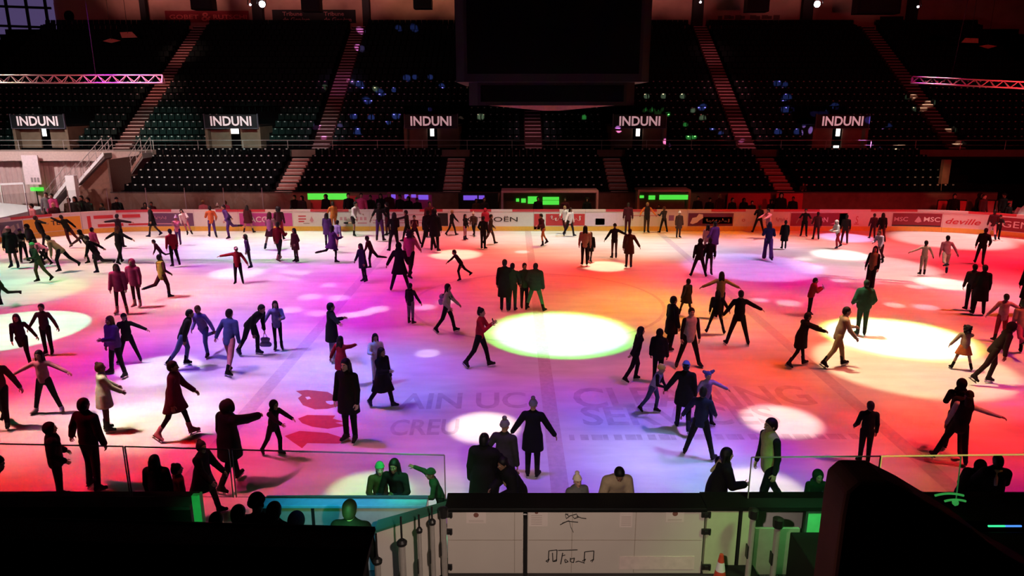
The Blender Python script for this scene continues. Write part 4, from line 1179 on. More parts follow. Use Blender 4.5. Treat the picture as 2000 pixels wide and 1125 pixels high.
def handbag(p, hand, c, label):
    t = wp(p, p['wr'][hand]); D = Field((-.2, -.12, -.5), (.2, .12, .1), .016)
    D.seg((-.1, 0, -.36), (.1, 0, -.36), .07, k=0); D.seg((-.08, 0, -.2), (.08, 0, -.2), .055, k=.09); D.seg((-.08, 0, -.2), (0, 0, 0), .012, k=.01); D.seg((.08, 0, -.2), (0, 0, 0), .012, k=.01)
    V, Q = D.mesh(); o = bpy.data.objects.new('shopping_bag', np_mesh('shopping_bag', V, Q, [cloth(c)])); COL.objects.link(o); o.location = t; tag(o, label, 'bag')
def phone(p, hand, label):
    c = wp(p, p['wr'][hand]); q = MB(); q.box(-.038, .038, -.005, .005, -.02, .13); o = q.build('phone', blackm, None, c, bevel=.006); tag(o, label, 'phone')
    z = math.atan2(p['f'][1], p['f'][0]) + math.pi / 2; o.rotation_euler = (R(-20), 0, z)
    q = MB(); q.box(-.034, .034, .005, .006, -.01, .12); q.build('screen', mat('phone_screen', (.02, .02, .03), .2, .5, emit=(.5, .6, .9), es=.25, vary=0), o)
# ------------------------------------------------------------------ skaters, far corner on the yellow board side
P(31, 525, 442, 10, 'ct', 'dd', 'c:black', 'l:brown', 'beanie:pink+backhair:black', 'person in pink beanie and open black coat facing out near the navy advert')
P(53, 512, 446, 60, 'st', 'ff', 'j:dark', 'p:black', 'beanie:purple', 'person in purple beanie half hidden behind a bulky black jacket')
P(70, 516, 438, -60, 'gl', 'oh', 'p:black', 'p:black', 'short:brown', 'bulky black puffer skater reaching out one arm in the yellow corner knot', bulk=.02)
P(98, 483, 421, 150, 'gl', 'ho', 'j:black', 'p:black', 'short:brown', 'slim black skater leaning hard over in front of the yellow board', tilt=-22, lean=5)
P(83, 552, 473, -40, 'gr', 'mb', 'j:dgreen', 'p:olive', 'beanie:green', 'skater in pale green beanie and dark green jacket gliding by the green pool')
P(99, 519, 466, -80, 'bd', 'ff', 'j:pink', 'p:black', 'short:brown', 'bent skater with pink jacket back and black trousers')
P(127, 533, 461, -85, 'pu', 'gg', 'j:tan', 'p:black', 'short:black', 'skater in tan jacket bending forward with one leg pushed back', lean=46)
P(146, 485, 421, -120, 'gl', 'uh', 'j:black', 'p:maroon', 'short:black', 'black jacket skater tipping sideways with one arm raised by letters TEL', tilt=-16)
P(178, 516, 449, -70, 'gl', 'Fo', 'j:brown', 'l:brown', 'long:black', 'brown jacket skater stretching both arms wide before the red block advert', lean=30)
P(187, 508, 444, 160, 'st', 'dd', 'j:hot', 'p:pink', 'short:black', 'skater in hot pink jacket seen behind the outstretched brown arms')
P(203, 535, 459, -75, 'kl', 'gs', 'j:black', 'p:dark', 'short:black', 'black clad skater kicking one leg back beside pale ice', lean=28)
P(235, 485, 418, 175, 'st', 'OO', 'j:dark', 'p:black', 'short:black', 'dark skater with both arms spread wide before the red text board')
P(241, 514, 440, 170, 'wk', 'oo', 'j:black', 'p:black', 'long:red', 'red haired skater in black with both arms held out low')
P(297, 465, 402, -60, 'wk', 'hd', 'c:black', 'l:brown', 'short:black', 'tall black coated skater alone before the plum advert')
P(326, 518, 468, -70, 'kl', 'gd', 'j:maroon', 'l:dark', 'short:brown', 'small maroon skater tilting back beside the red jacketed man', tilt=-14)
P(341, 523, 448, -130, 'st', 'dd', 'j:red', 'p:black', 'short:black', 'man in red jacket and black trousers standing with back half turned', tilt=-4)
P(321, 583, 497, 150, 'kl', 'dp', 'v:yellow', 'p:maroon', 'short:black', 'steward in bright yellow vest over maroon sleeves skating away', sl='maroon', lean=4, tilt=-4)
P(351, 479, 417, 0, 'nd', 'cc', 'j:pink', 'p:purple', 'pom:white', 'skater in white hat and pink top facing out with narrow purple legs')
P(371, 460, 407, 20, 'gl', 'md', 'j:white', 'l:pink', 'long:brown', 'long haired skater in white jacket tilting before the plum advert edge', tilt=-14)
P(416, 464, 402, -150, 'wk', 'mp', 'j:orange', 'p:purple', 'short:black', 'skater in orange jacket and purple trousers on the blank pale board')
P(453, 468, 400, -50, 'kr', 'ws', 'j:purple', 'p:purple', 'short:hot' if False else 'short:brown', 'purple jacket skater kicking back left of the ACC board'.replace('left of', 'before'))
P(484, 451, 401, 170, 'wd', 'dd', 'c:maroon', 'k:maroon', 'long:black', 'maroon coat and short skirt with bare legs against the ACC board')
P(492, 524, 457, -75, 'nd', 'dd', 's:purple', 'l:dark', 'long:brown', 'thin long haired skater in dark purple behind the wide armed red coat', tilt=-5)
P(470, 555, 481, 10, 'st', 'hO', 'j:red', 'p:black', 'cap:white+short:brown', 'skater in red jacket and white cap with one arm stretched out flat')
P(528, 488, 414, 170, 'wd', 'mm', 'j:pink', 'k:maroon', 'long:red', 'pink topped skater in a full maroon skirt with bare legs')
P(546, 470, 404, -170, 'st', 'dd', 'j:maroon', 'p:red', 'curly:black', 'skater with big dark curls seen over a red jacket')
P(549, 508, 432, 165, 'wk', 'dm', 'j:red', 'p:dark', 'short:brown', 'bright red jacket skater with dark legs and light boots', boots='pink')
P(580, 513, 446, -40, 'nd', 'pd', 'c:maroon', 'l:brown', 'long:black', 'short dark maroon coat, bare legs, alone on the white ice')
P(646, 515, 441, 130, 'kl', 'dm', 'c:purple', 'l:black', 'long:black', 'purple coat skater with long black hair and one foot trailing', lean=4)
P(640, 482, 416, 160, 'nd', 'dd', 'c:purple', 'p:purple', 'long:brown', 'tall dark purple figure directly behind the purple coat')
P(658, 492, 430, 150, 'gl', 'dd', 'j:lilac', 'p:pink', 'short:black', 'lilac blue jacket and pink trousers, short dark hair')
P(651, 453, 394, -140, 'st', 'gd', 's:orange', 'p:orange', 'short:brown', 'orange sweater skater beside the faint text board')
P(685, 463, 394, 60, 'kl', 'mg', 's:white', 's:dark', 'short:black', 'runner in white top and dark shorts with one bare leg kicked back')
P(741, 472, 396, 170, 'st', 'hm', 't:black', 'p:purple', 'short:black', 'black top and purple trousers, skater facing the striped board')
P(733, 525, 462, -100, 'kr', 'gd', 'j:maroon', 'p:black', 'short:black', 'dark maroon skater leaning forward with one leg swept back', lean=22)
P(713, 551, 475, -45, 'nd', 'dh', 'c:navy', 'l:black', 'long:black', 'slim navy coat skater gliding on the magenta ice', tilt=-4)
P(777, 569, 474, 175, 'wd', 'hp', 'c:black', 'p:dark', 'hood:black', 'black hooded coat from behind on magenta ice, feet apart')
P(803, 540, 447, 160, 'wk', 'dg', 'j:pink', 'p:black', 'curly:black', 'big dark curls over a pale pink sweater and black trousers')
P(768, 494, 416, -150, 'gl', 'mm', 'j:black', 'p:black', 'long:black', 'black clad skater with long hair hugging a friend', tilt=6)
P(757, 462, 396, -110, 'st', 'Fm', 'j:black', 'p:maroon', 'short:black', 'dark skater reaching across to the black top and purple trousers')
P(795, 474, 411, -100, 'wk', 'Fd', 'j:dark', 'p:black', 'short:black', 'dark skater reaching one arm toward the hugging pair')
P(814, 478, 420, 10, 'wd', 'xx', 't:maroon', 'p:black', 'short:black', 'bare armed skater with folded arms in the dark crowd')
P(834, 486, 410, 165, 'wd', 'dp', 'p:black', 'p:black', 'short:black', 'broad black jacket from behind, shorter of the two tall dark men')
P(848, 492, 405, 170, 'ct', 'pd', 'c:black', 'p:black', 'hood:black', 'tallest black hooded figure beside the black square advert')
P(843, 464, 393, 10, 'st', 'xd', 'j:maroon', 'p:black', 'short:black', 'dark maroon skater facing out behind the tall black hooded figure')
P(884, 461, 410, 70, 'wk', 'gd', 'j:black', 'p:dark', 'short:blond', 'fair haired skater in black jacket next to the black square advert')
P(909, 469, 418, 60, 'nd', 'dm', 'j:black', 'l:pink', 'long:black', 'black jacket and pinkish bare legs, long hair')
P(926, 463, 411, -20, 'wk', 'dd', 'j:brown', 'p:black', 'pom:cream', 'skater in cream hat and brown jacket before the car maker board')
P(943, 487, 422, 150, 'nd', 'pd', 'j:black', 'p:black', 'short:black', 'slim man all in black standing before the car maker board')
P(947, 458, 407, 170, 'st', 'dd', 'p:red', 'p:maroon', 'hood:red', 'person in bright red hooded jacket behind the slim black man')
P(959, 478, 418, 80, 'wk', 'pd', 'j:brown', 'p:brown', 'short:black', 'brown jacket skater striding away from the slim black man')
P(905, 550, 489, -75, 'pu', 'dF', 's:dark', 'p:dark', 'short:black', 'lone dark skater lunging with one arm stretched ahead', lean=34)
P(1063, 482, 418, -60, 'gl', 'mp', 'j:maroon', 'l:orange', 'short:black', 'maroon hoodie skater with bare legs on the cream ice')
P(1104, 459, 403, -30, 'wk', 'dm', 's:white', 'p:maroon', 'short:blond', 'white sweater skater before the red advert with white scrawl')
P(1114, 463, 406, 40, 'wk', 'dh', 'j:white', 'p:dark', 'long:brown', 'brown haired skater in white jacket beside the white sweater')
P(1140, 519, 441, 175, 'nd', 'dd', 'j:beige', 'p:black', 'long:black', 'beige jacket and black trousers, back turned, with long dark hair')
P(1150, 510, 452, 160, 'wk', 'dd', 'c:black', 'l:brown', 'long:red', 'short dark coat at the shoulder of the beige jacket')
P(1198, 506, 437, -170, 'nd', 'ho', 'j:black', 'l:brown', 'beanie:dark', 'small skater in dark beanie holding hands, other arm out')
P(1226, 524, 447, 175, 'nd', 'dh', 'c:brown', 'p:brown', 'short:black', 'brown coated adult holding hands with the dark beanie skater')
P(1224, 458, 396, 170, 'nd', 'dd', 'j:maroon', 'p:maroon', 'short:brown', 'maroon figure in line right above the brown coat'.replace('right above', 'straight behind'))
P(1263, 455, 395, 0, 'nd', 'ww', 'v:dark', 'p:brown', 'short:blond', 'skater in dark vest with orange sleeves spread, against white board', sl='orange')
P(1294, 456, 404, -150, 'wd', 'mm', 's:char', 'p:black', 'short:red', 'black and gold skater with legs wide before white board')
P(1325, 465, 408, 10, 'nd', 'dd', 'c:brown', 'p:brown', 'pom:white', 'brown coat and white bobble hat near the dark framed advert')
P(1359, 541, 466, 170, 'wd', 'dF', 'j:black', 'p:black', 'hood:black', 'black hooded skater with arm round a friend, on pink ice')
P(1379, 534, 464, 165, 'wk', 'dd', 'j:black', 'l:dark', 'short:black', 'dark haired friend under the hooded skater arm')
P(1377, 500, 438, 150, 'st', 'dd', 'j:pink', 'p:pink', 'long:black', 'pale pink jacket skater just behind the embracing black pair')
P(1392, 504, 433, -160, 'nd', 'pd', 'c:purple', 'l:pink', 'short:black', 'purple coat skater with pink legs before dark framed advert')
P(1477, 452, 401, 175, 'wd', 'mm', 'j:black', 'p:black', 'short:black', 'black figure hugging the red board by the round emblem')
P(1503, 468, 408, -60, 'gl', 'FF', 'j:pink', 'p:maroon', 'short:black', 'pale pink top skater holding out both arms by the round emblem')
P(1494, 508, 434, 165, 'gl', 'mm', 'j:navy', 'w:purple', 'long:black', 'navy jacket skater in mottled purple trousers at the lilac pool')
P(1529, 487, 431, 175, 'nd', 'dd', 'd:black', 'l:dark', 'bun:black', 'girl in flared black dress seen from behind')
P(1571, 463, 408, -20, 'st', 'hh', 't:black', 'p:black', 'short:black', 'man in black tee shirt before the maroon board end')
P(1591, 469, 414, 170, 'st', 'pd', 'j:maroon', 'p:maroon', 'short:black', 'maroon jacket skater beside the man in black tee shirt')
P(1638, 487, 431, -80, 'gl', 'mm', 'j:white', 'p:red', 'hood:white', 'child in white hooded top and red trousers beside black end block', lean=18)
P(1646, 477, 419, 165, 'st', 'dd', 'j:dark', 'p:maroon', 'short:black', 'dark adult behind the child in white hooded top')
P(1701, 467, 417, 175, 'st', 'dd', 'j:maroon', 'p:maroon', 'short:brown', 'maroon jacket half of a pair on the squiggle board')
P(1714, 471, 415, 170, 'wk', 'dd', 'j:black', 'p:maroon', 'long:black', 'black long haired half of a pair on the squiggle board')
P(1726, 515, 451, -60, 'gl', 'gm', 's:white', 'l:maroon', 'short:red', 'skater in white sleeves and dark red leggings sloping over cream ice', tilt=-8)
P(1699, 567, 481, -40, 'nd', 'dd', 'v:tan', 'w:black', 'long:black', 'woman with long black hair in tan vest and wide black trousers', tilt=3, sl='black', w=.88)
P(1799, 538, 470, 175, 'nd', 'oh', 's:cream', 'p:cream', 'short:black', 'man all in cream with arms out, shorter hair, holding a hand out')
P(1841, 536, 461, 165, 'kl', 'dh', 's:pink', 'p:cream', 'short:black', 'man in pink top and cream trousers lifting one heel')
P(1903, 515, 444, 150, 'wk', 'dp', 'j:black', 'p:black', 'short:black', 'tall man in black striding on the bright red ice', tilt=4)
P(1928, 467, 409, 160, 'wk', 'dd', 'j:maroon', 'p:pink', 'short:black', 'maroon jacket skater before the slanting red name board')
P(1948, 469, 420, -20, 'nd', 'mm', 'j:dark', 'p:black', 'cap:black+short:black', 'dark skater hugging a pale bundle beside letters GEN')
P(1905, 615, 517, 165, 'st', 'dd', 'f:black', 'p:black', 'cap:black+short:black', 'long black coat and black cap, back turned on red ice')
P(1889, 607, 516, 170, 'nd', 'dp', 'j:char', 'p:black', 'short:black', 'dark grey jacket tucked behind the long coat and cap')
P(2000, 616, 500, 165, 'st', 'dd', 'f:black', 'w:black', 'hood:black', 'big black hooded long coat at the far edge of red ice')
P(1984, 690, 588, 170, 'kl', 'dh', 'j:pink', 'p:hot', 'short:black', 'pink jacket skater with one black boot lifted behind maroon hoodie', boots='black')
P(1947, 668, 574, 170, 'st', 'ho', 'j:pink', 'p:red', 'short:brown', 'pink jacket skater edged with green light, arm stretched out')
P(1917, 748, 627, 75, 'gl', 'gh', 'j:dbrown', 'p:dbrown', 'hood:dbrown', 'dark brown hoodie skater leaning into a turn', lean=26, tilt=4)
P(1869, 721, 635, 160, 'wd', 'hF', 'j:beige', 'k:orange', 'curly:black', 'child in beige top and orange skirt holding the dark hoodie')
# ------------------------------------------------------------------ middle of the ice
P(15, 598, 522, -60, 'kl', 'gh', 'j:olive', 'p:dgreen', 'short:brown', 'olive jacket skater cut by picture edge beside pale green pool'.replace('cut by picture edge', 'speeding'), lean=24)
P(49, 714, 613, 20, 'kr', 'hd', 's:dark', 'p:black', 'long:black', 'long haired woman in dark top hand in hand on the green pool', lean=8, tilt=-2)
P(99, 693, 593, 5, 'nd', 'hh', 's:char', 'p:black', 'short:black', 'tall man in charcoal sweater hand in hand on the green pool')
P(243, 613, 515, 10, 'st', 'dd', 'j:hot', 'l:maroon', 'long:brown', 'pink jacket woman with bare maroon legs, shorter of a pair', bulk=.015, boots='pink')
P(271, 601, 506, -5, 'nd', 'dd', 'j:hot', 'l:maroon', 'hood:hot', 'hot pink hooded jacket woman, taller of a pair', bulk=.025, boots='pink')
P(232, 738, 620, -30, 'wd', 'md', 'p:purple', 'p:black', 'long:orange' if False else 'long:red', 'woman with ginger hair in purple patterned puffer and black trousers')
P(262, 706, 611, 15, 'wd', 'om', 'j:black', 'p:black', 'beanie:black+backhair:black', 'black jacket friend arm raised, beside ginger haired woman')
P(358, 714, 603, 110, 'gl', 'dd', 'j:black', 'p:jeans', 'short:black', 'man in black jacket and blue jeans leaning ahead', lean=18, tilt=6)
P(405, 699, 596, -15, 'kr', 'hp', 'j:lilac', 'p:jeans', 'short:red', 'lilac jacket skater in blue jeans with one foot lifted')
P(453, 728, 604, 165, 'gl', 'hd', 'j:blue', 'p:pink', 'short:black', 'person in blue jacket and pink trousers, seen from behind')
pg = P(493, 693, 591, 70, 'gl', 'gg', 'j:black', 'p:black', 'short:black', 'crouching black skater in front of lilac jacket girl', lean=48)
handbag(pg, 0, 'lilac', 'lilac bag dangling from the crouching black skater')
P(547, 683, 587, 15, 'nd', 'mh', 'j:lilac', 'l:black', 'long:black', 'girl with long dark hair, lilac jacket and black leggings')
P(651, 707, 590, 120, 'nd', 'mO', 'c:black', 'p:pale', 'short:black', 'woman in black coat and pale trousers pointing one arm', boots='white')
P(802, 633, 553, 150, 'nd', 'dh', 'j:dark', 'p:grey', 'short:black', 'dark jacket and grey trousers, skater with arm held off')
pb = P(876, 649, 553, 80, 'wk', 'gp', 'j:lgrey', 'p:black', 'long:black', 'long haired woman lit green in front, carrying a lilac backpack')
backpack(pb, 'lilac', 'lilac backpack on the long haired woman lit green')
ph = P(940, 717, 600, 75, 'wk', 'PP', 's:red', 'p:black', 'bun:black', 'dark haired photographer in red top at rim of the white pool')
phone(ph, 1, 'black phone held out by the photographer in red top')
P(984, 608, 507, 175, 'nd', 'dd', 'f:black', 'p:black', 'short:black', 'tallest of a chatting group, long black coat, back turned')
P(999, 608, 514, 170, 'nd', 'dp', 'j:dgreen', 'p:dgreen', 'short:black', 'green tinged jacket next to the tallest long black coat')
P(1025, 602, 513, 20, 'nd', 'mp', 'j:dgreen', 'p:dark', 'short:black', 'thin green jacket facing the chatting group')
P(1040, 607, 513, 160, 'wd', 'pd', 'p:dgreen', 'p:green', 'short:black', 'bulky dark jacket with bright green lit trousers in chatting group', bulk=.02)
P(1334, 617, 544, -150, 'wk', 'dd', 'c:dbrown', 'l:brown', 'short:black', 'slender brown coat skater trailing one leg on orange ice', tilt=4)
P(1402, 622, 531, 175, 'nd', 'oo', 'j:tan', 'p:dark', 'long:black', 'long dark hair over tan jacket just behind the hand-holding woman')
P(1391, 651, 566, 165, 'wd', 'dh', 'j:black', 'l:black', 'long:black', 'black jacket woman holding hands with a back-turned man')
P(1433, 674, 567, 175, 'wd', 'ho', 'j:black', 'p:black', 'short:black', 'back-turned man in black holding hands, arm swinging')
P(1301, 689, 576, 110, 'gl', 'dd', 'c:black', 'p:black', 'short:black', 'upright man in black coat by the white pool rim', lean=2)
P(1349, 717, 600, 5, 'wd', 'dd', 'v:lgrey', 'p:black', 'short:black', 'man facing out in pale grey vest over black sleeves', sl='black')
P(1233, 743, 636, 100, 'gl', 'ds', 'j:black', 'p:black', 'long:black', 'long haired woman in black on the rim of white pool', lean=12)
P(1281, 748, 643, 160, 'nd', 'dd', 'p:black', 'p:black', 'hood:black', 'black hooded puffer behind the yellow helmet child')
P(1270, 806, 709, 60, 'gl', 'gm', 'v:lilac', 'p:denim', 'helmet:yellow', 'child in yellow helmet and lilac vest', sl='black', lean=22)
P(1326, 836, 703, 165, 'gl', 'hd', 'c:black', 'p:black', 'beanie:sky+short:black', 'tall skater in bright blue beanie and black coat', lean=2)
P(1381, 832, 730, 10, 'wk', 'oh', 'j:lilac', 'p:navy', 'bows:blue', 'costumed skater with big blue hair bows and pale jacket')
P(1354, 888, 752, 150, 'wd', 'hg', 'j:navy', 'p:black', 'bun:black', 'black trousered skater with pale waist scarf beside blue hair bows')
P(1556, 714, 608, 95, 'wk', 'FF', 'c:black', 'l:black', 'short:black', 'black coat skater reaching out both arms ahead on orange ice', lean=14)
ph = P(1578, 614, 542, 80, 'nd', 'PP', 'p:red', 'p:black', 'short:black', 'red puffer jacket skater reading a phone', lean=12)
phone(ph, 1, 'phone held by the red puffer jacket skater')
P(1678, 656, 547, 170, 'nd', 'pp', 'p:dgreen', 'p:dgreen', 'short:black', 'broad man in dark jacket with green lit legs on the white pool')
P(1630, 715, 597, 85, 'wk', 'mg', 'j:beige', 'p:tan', 'short:black', 'man in beige jacket and tan trousers striding at the white pool', lean=12)
# ------------------------------------------------------------------ nearer skaters
P(5, 840, 697, 15, 'wk', 'hh', 'j:maroon', 'p:black', 'short:brown', 'dark maroon jacket skater holding hand of the pink topped girl')
P(105, 806, 683, 5, 'wd', 'oo', 's:pink', 'p:black', 'long:black', 'girl in pink sweater and black trousers with both arms held out', boots='white')
P(213, 841, 707, 130, 'nd', 'gg', 'c:cream', 'l:maroon', 'bun:red', 'woman in cream and coral coat with dark red bun', boots='black')
P(358, 850, 700, 100, 'wk', 'gh', 'c:maroon', 'l:black', 'short:brown', 'woman in long maroon coat striding with pale boots', boots='pink')
P(668, 757, 657, 160, 'nd', 'hF', 'c:red', 'p:red', 'long:black', 'long haired woman in red coat behind black hooded woman')
P(688, 864, 701, -20, 'nd', 'dd', 'c:black', 'p:black', 'long:black', 'woman all in black with long coat, near mid rink, walking out')
P(739, 750, 651, 20, 'nd', 'dm', 'j:white', 'p:white', 'long:black', 'girl in white jacket half hidden by black dress woman')
P(752, 797, 679, 60, 'wk', 'dm', 'f:black', 'p:black', 'long:black', 'woman in long black dress coat looking sideways', lean=2)
P(1037, 932, 766, 170, 'nd', 'hh', 'c:black', 'p:black', 'pom:grey', 'tall person in black coat and grey bobble hat, arms slightly out')
P(463, 937, 774, 150, 'wk', 'dF', 'c:black', 'p:black', 'fur:dbrown', 'bulky black coat with brown fur hood pushing a child along', bulk=.035, lean=4)
P(537, 889, 780, 60, 'gl', 'FF', 'j:black', 'p:black', 'hood:black', 'child in black hood with both hands held forward')
P(188, 954, 775, 165, 'ct', 'hd', 'j:black', 'p:black', 'short:black', 'tall man in black seen from behind near the dark boards', bulk=.01)
P(126, 974, 821, 120, 'st', 'pp', 'p:black', 'p:black', 'hood:black', 'shorter stout figure in black hood next to the tall man')
P(1683, 906, 785, 170, 'nd', 'pd', 'j:black', 'p:black', 'short:black', 'lone man in black jacket by the orange patch of ice')
pb = P(1845, 878, 740, 150, 'gl', 'mm', 'j:black', 'p:black', 'hood:black', 'black hooded skater wearing a boxy backpack')
backpack(pb, 'dark', 'boxy black backpack worn by the hooded skater')
P(1866, 912, 769, 160, 'wd', 'dO', 'v:black', 'p:black', 'beanie:dbrown+backhair:brown', 'skater with white sleeves, black vest and one arm stretched out', sl='white', tilt=8)
# ------------------------------------------------------------------ along the near boards
P(410, 1004, 858, 80, 'wk', 'gg', 'c:black', 'p:black', 'bun:brown', 'woman in flared black coat stepping toward the rink opening', turn=-20, lean=6, bulk=.01)
P(316, 1046, 890, 178, 'st', 'dd', 'j:black', 'p:black', 'long:black', 'person with very long straight black hair behind the dark boards', bulk=.02)
P(362, 1040, 902, 130, 'st', 'dd', 'j:maroon', 'p:black', 'bun:black', 'small child in dark red top at the dark boards')
P(-20, 1045, 884, 90, 'st', 'dd', 'j:black', 'p:black', 'long:black', 'long haired person bending over the dark boards', lean=52)
P(940, 1030, 849, 165, 'st', 'dm', 'f:black', 'p:black', 'bun:black', 'broad black long coat with hair bun, backing on to the gate', bulk=.03, lean=6)
P(978, 988, 806, 160, 'st', 'hd', 'c:char', 'p:black', 'pom:grey', 'charcoal coat and striped bobble hat reaching down to a child', lean=8)
P(1014, 1050, 893, -60, 'st', 'mm', 'p:black', 'p:black', 'short:black', 'hunched figure in black with pale fur trim by the gate', lean=30, bulk=.02, scarf='tan')
P(752, 1048, 899, 15, 'ln', 'mm', 'j:olive', 'p:black', 'beanie:green+backhair:black', 'green beanie person leaning on the green lit ledge', lean=10)
P(786, 1062, 893, -10, 'ln', 'mm', 's:black', 'p:black', 'long:black', 'long haired woman with green sleeves leaning over green ledge', lean=14)
P(862, 1050, 922, -80, 'ln', 'mu', 'j:dgreen', 'p:black', 'beanie:dgreen', 'person in dark hat raising a hand by the green ledge', lean=20)
P(1127, 1066, 912, 20, 'st', 'dd', 'p:grey', 'p:black', 'pom:cream', 'person in cream bobble hat and grey puffer behind the white gate')
pq = P(1200, 1066, 898, 5, 'ln', 'gm', 'j:beige', 'p:black', 'short:black', 'person in beige hoodie bending head down over the white gate', lean=28, nod=25, bulk=.025)
phone(pq, 0, 'black phone held over the white gate by the beige hoodie')
P(1384, 1040, 868, 95, 'st', 'gm', 'c:black', 'p:black', 'long:black', 'long haired woman with beige shoulder cape pointing ahead', lean=14, bulk=.02, scarf='beige')
P(1500, 1016, 826, -75, 'wk', 'dd', 'v:hivis', 'p:black', 'short:brown', 'steward in pale yellow vest and dark mask watching the rink', sl='dark', bulk=.01)
P(1584, 1052, 917, 0, 'ln', 'mm', 'j:dgreen', 'p:black', 'hood:dgreen', 'green lit hooded person leaning at the box beside dark wall', lean=12)
P(1864, 1040, 902, 120, 'ln', 'mm', 'p:black', 'p:black', 'hood:black', 'hunched black figure leaning on boards under the green clamp', bulk=.03)
P(1914, 1058, 889, 170, 'st', 'mm', 'j:black', 'p:black', 'short:black', 'dark haired person with white scarf at the boards', bulk=.03, scarf='white')
# ------------------------------------------------------------------ people outside the near boards
for x, yt, hr, lb in ((440, 1002, 'short:black', 'low dark head just below the rink opening'), (482, 988, 'short:black', 'dark haired onlooker beside the end of blue ledge'), (517, 966, 'beanie:black', 'tall dark onlooker at the corner of the blue ledge'),
                      (549, 982, 'short:black', 'onlooker with round dark head before green panels'), (590, 1002, 'hood:navy', 'stooping onlooker with navy hood before green panels'), (690, 978, 'short:brown', 'onlooker with short brown hair before green boards'),
                      ):
    P(x, 0, yt, 175, 'st', 'dd', 'p:black' if 'hood' in hr else 'j:black', 'p:black', hr, lb, Y=8.35, floor=-.07, shoes=True)
# ------------------------------------------------------------------ onlookers behind the far boards
SPEC = [(72, 398, 'pink', 'short:black', 'onlooker in pink on the white ramp'), (117, 396, 'maroon', 'hood:pink', 'onlooker in pink hood beside the ramp foot'), (103, 372, 'grey', 'short:brown', 'onlooker in grey farther up the white ramp'), (113, 378, 'hot', 'short:black', 'small onlooker in hot pink on the ramp'),
 (146, 386, 'brown', 'short:brown', 'brown jacket onlooker at the glass by the ramp'), (158, 384, 'dark', 'long:black', 'long haired onlooker second along the glass'), (170, 382, 'black', 'short:black', 'tall black onlooker touched by green light at the glass'), (182, 386, 'black', 'short:black', 'black onlooker beside the one touched by green light'),
 (207, 397, 'dark', 'short:black', 'low dark head above the red text board'), (239, 385, 'black', 'beanie:black', 'black beanie onlooker behind the red text board'), (292, 396, 'dark', 'hood:black', 'dark hooded onlooker by the plum advert'), (304, 394, 'maroon', 'short:black', 'maroon onlooker behind the plum advert'),
 (404, 391, 'pink', 'short:blond', 'fair haired onlooker above the blank board'), (431, 394, 'white', 'pom:white', 'onlooker in white hat above the blank board'), (447, 392, 'hot', 'short:red', 'ginger onlooker behind the ACC board'),
 (581, 381, 'black', 'short:black', 'black onlooker at the end of green strip bench'), (595, 383, 'dark', 'hood:black', 'hooded onlooker next to the green strip bench'), (641, 380, 'black', 'hood:black', 'broad black hooded onlooker in front of green strip'), (686, 374, 'black', 'short:black', 'black onlooker at the far end of green strip'), (701, 386, 'dark', 'beanie:green', 'onlooker in green beanie between the two benches'),
 (711, 375, 'hot', 'short:black', 'onlooker in hot pink jacket on pink bench'), (728, 381, 'dark', 'short:black', 'first dark onlooker on the pink bench'), (748, 378, 'black', 'long:black', 'long haired black onlooker on the pink bench'), (764, 376, 'maroon', 'hood:hot', 'onlooker with bright pink hood on pink bench'), (785, 380, 'black', 'short:black', 'short haired black onlooker between violet lights'), (801, 384, 'black', 'hood:black', 'stocky hooded onlooker under violet lights'), (818, 386, 'black', 'short:black', 'black onlooker at the dim end of pink bench'),
 (932, 388, 'brown', 'short:brown', 'brown onlooker below the thin violet strip'), (948, 386, 'dark', 'short:red', 'pale faced onlooker below the thin violet strip'), (1052, 384, 'black', 'short:black', 'black onlooker between two bright green panels'), (1104, 386, 'maroon', 'short:black', 'maroon onlooker in the pink edged shelter'), (1147, 386, 'black', 'curly:black', 'curly haired onlooker at the end of pink edged shelter'),
 (1286, 399, 'black', 'short:black', 'low black head under the slim green strip'), (1362, 383, 'dark', 'short:black', 'dark onlooker past the slim green strip'), (1385, 386, 'black', 'cap:black', 'capped onlooker in the dark gap between benches'), (1402, 378, 'maroon', 'short:blond', 'fair onlooker in the dark gap between benches'), (1427, 386, 'black', 'short:black', 'black onlooker at the first edge of red bench'), (1450, 387, 'black', 'hood:black', 'hooded onlooker on the red lit bench'), (1466, 392, 'black', 'short:black', 'slouched onlooker on the red lit bench'),
 (1504, 390, 'black', 'curly:black', 'curly haired onlooker at the red bench end'), (1522, 374, 'black', 'hood:black', 'tall hooded onlooker between the red benches'), (1546, 384, 'black', 'short:black', 'black onlooker on the short red bench'),
 (1858, 358, 'black', 'short:black', 'tall black onlooker by the first crowd barrier'), (1903, 364, 'black', 'hood:black', 'hooded onlooker between the middle crowd barriers'), (1911, 372, 'maroon', 'short:brown', 'maroon onlooker between the middle crowd barriers'), (1950, 360, 'black', 'cap:black', 'capped onlooker by the last crowd barrier'), (1963, 396, 'black', 'short:black', 'low black head in front of the snow heap')]
for n, (x, yt, c, hr, lb) in enumerate(SPEC):
    yy = 41.0 if x < 1800 else 40.6
    if x < 560: yy = path(s_at(x), .55).y
    if x in (103, 113): yy = 41.2
    if x in (146, 170): yy += .5
    if x > 1800: yy = 40.5 + .45 * (n % 2)
    elif x > 560: yy += .4 * (n % 2) - .1
    if x in (748, 764, 1450): yy += .3
    jc = c if c in CLOTH else 'dark'
    P(x, 0, yt, (n * 53) % 60 - 30, 'st', 'dd', ('p:' if 'hood' in hr else 'j:') + jc, 'p:black', hr, lb, Y=yy, lod=1, floor=-.07, group='onlookers behind the far boards', shoes=True)

P(1564, 0, 357, -10, 'cr', 'mm', 'j:maroon', 'p:black', 'short:brown', 'lone seated spectator in maroon at the foot of the last lower stairway', Y=43.75, floor=1.38, lod=1, lean=8)
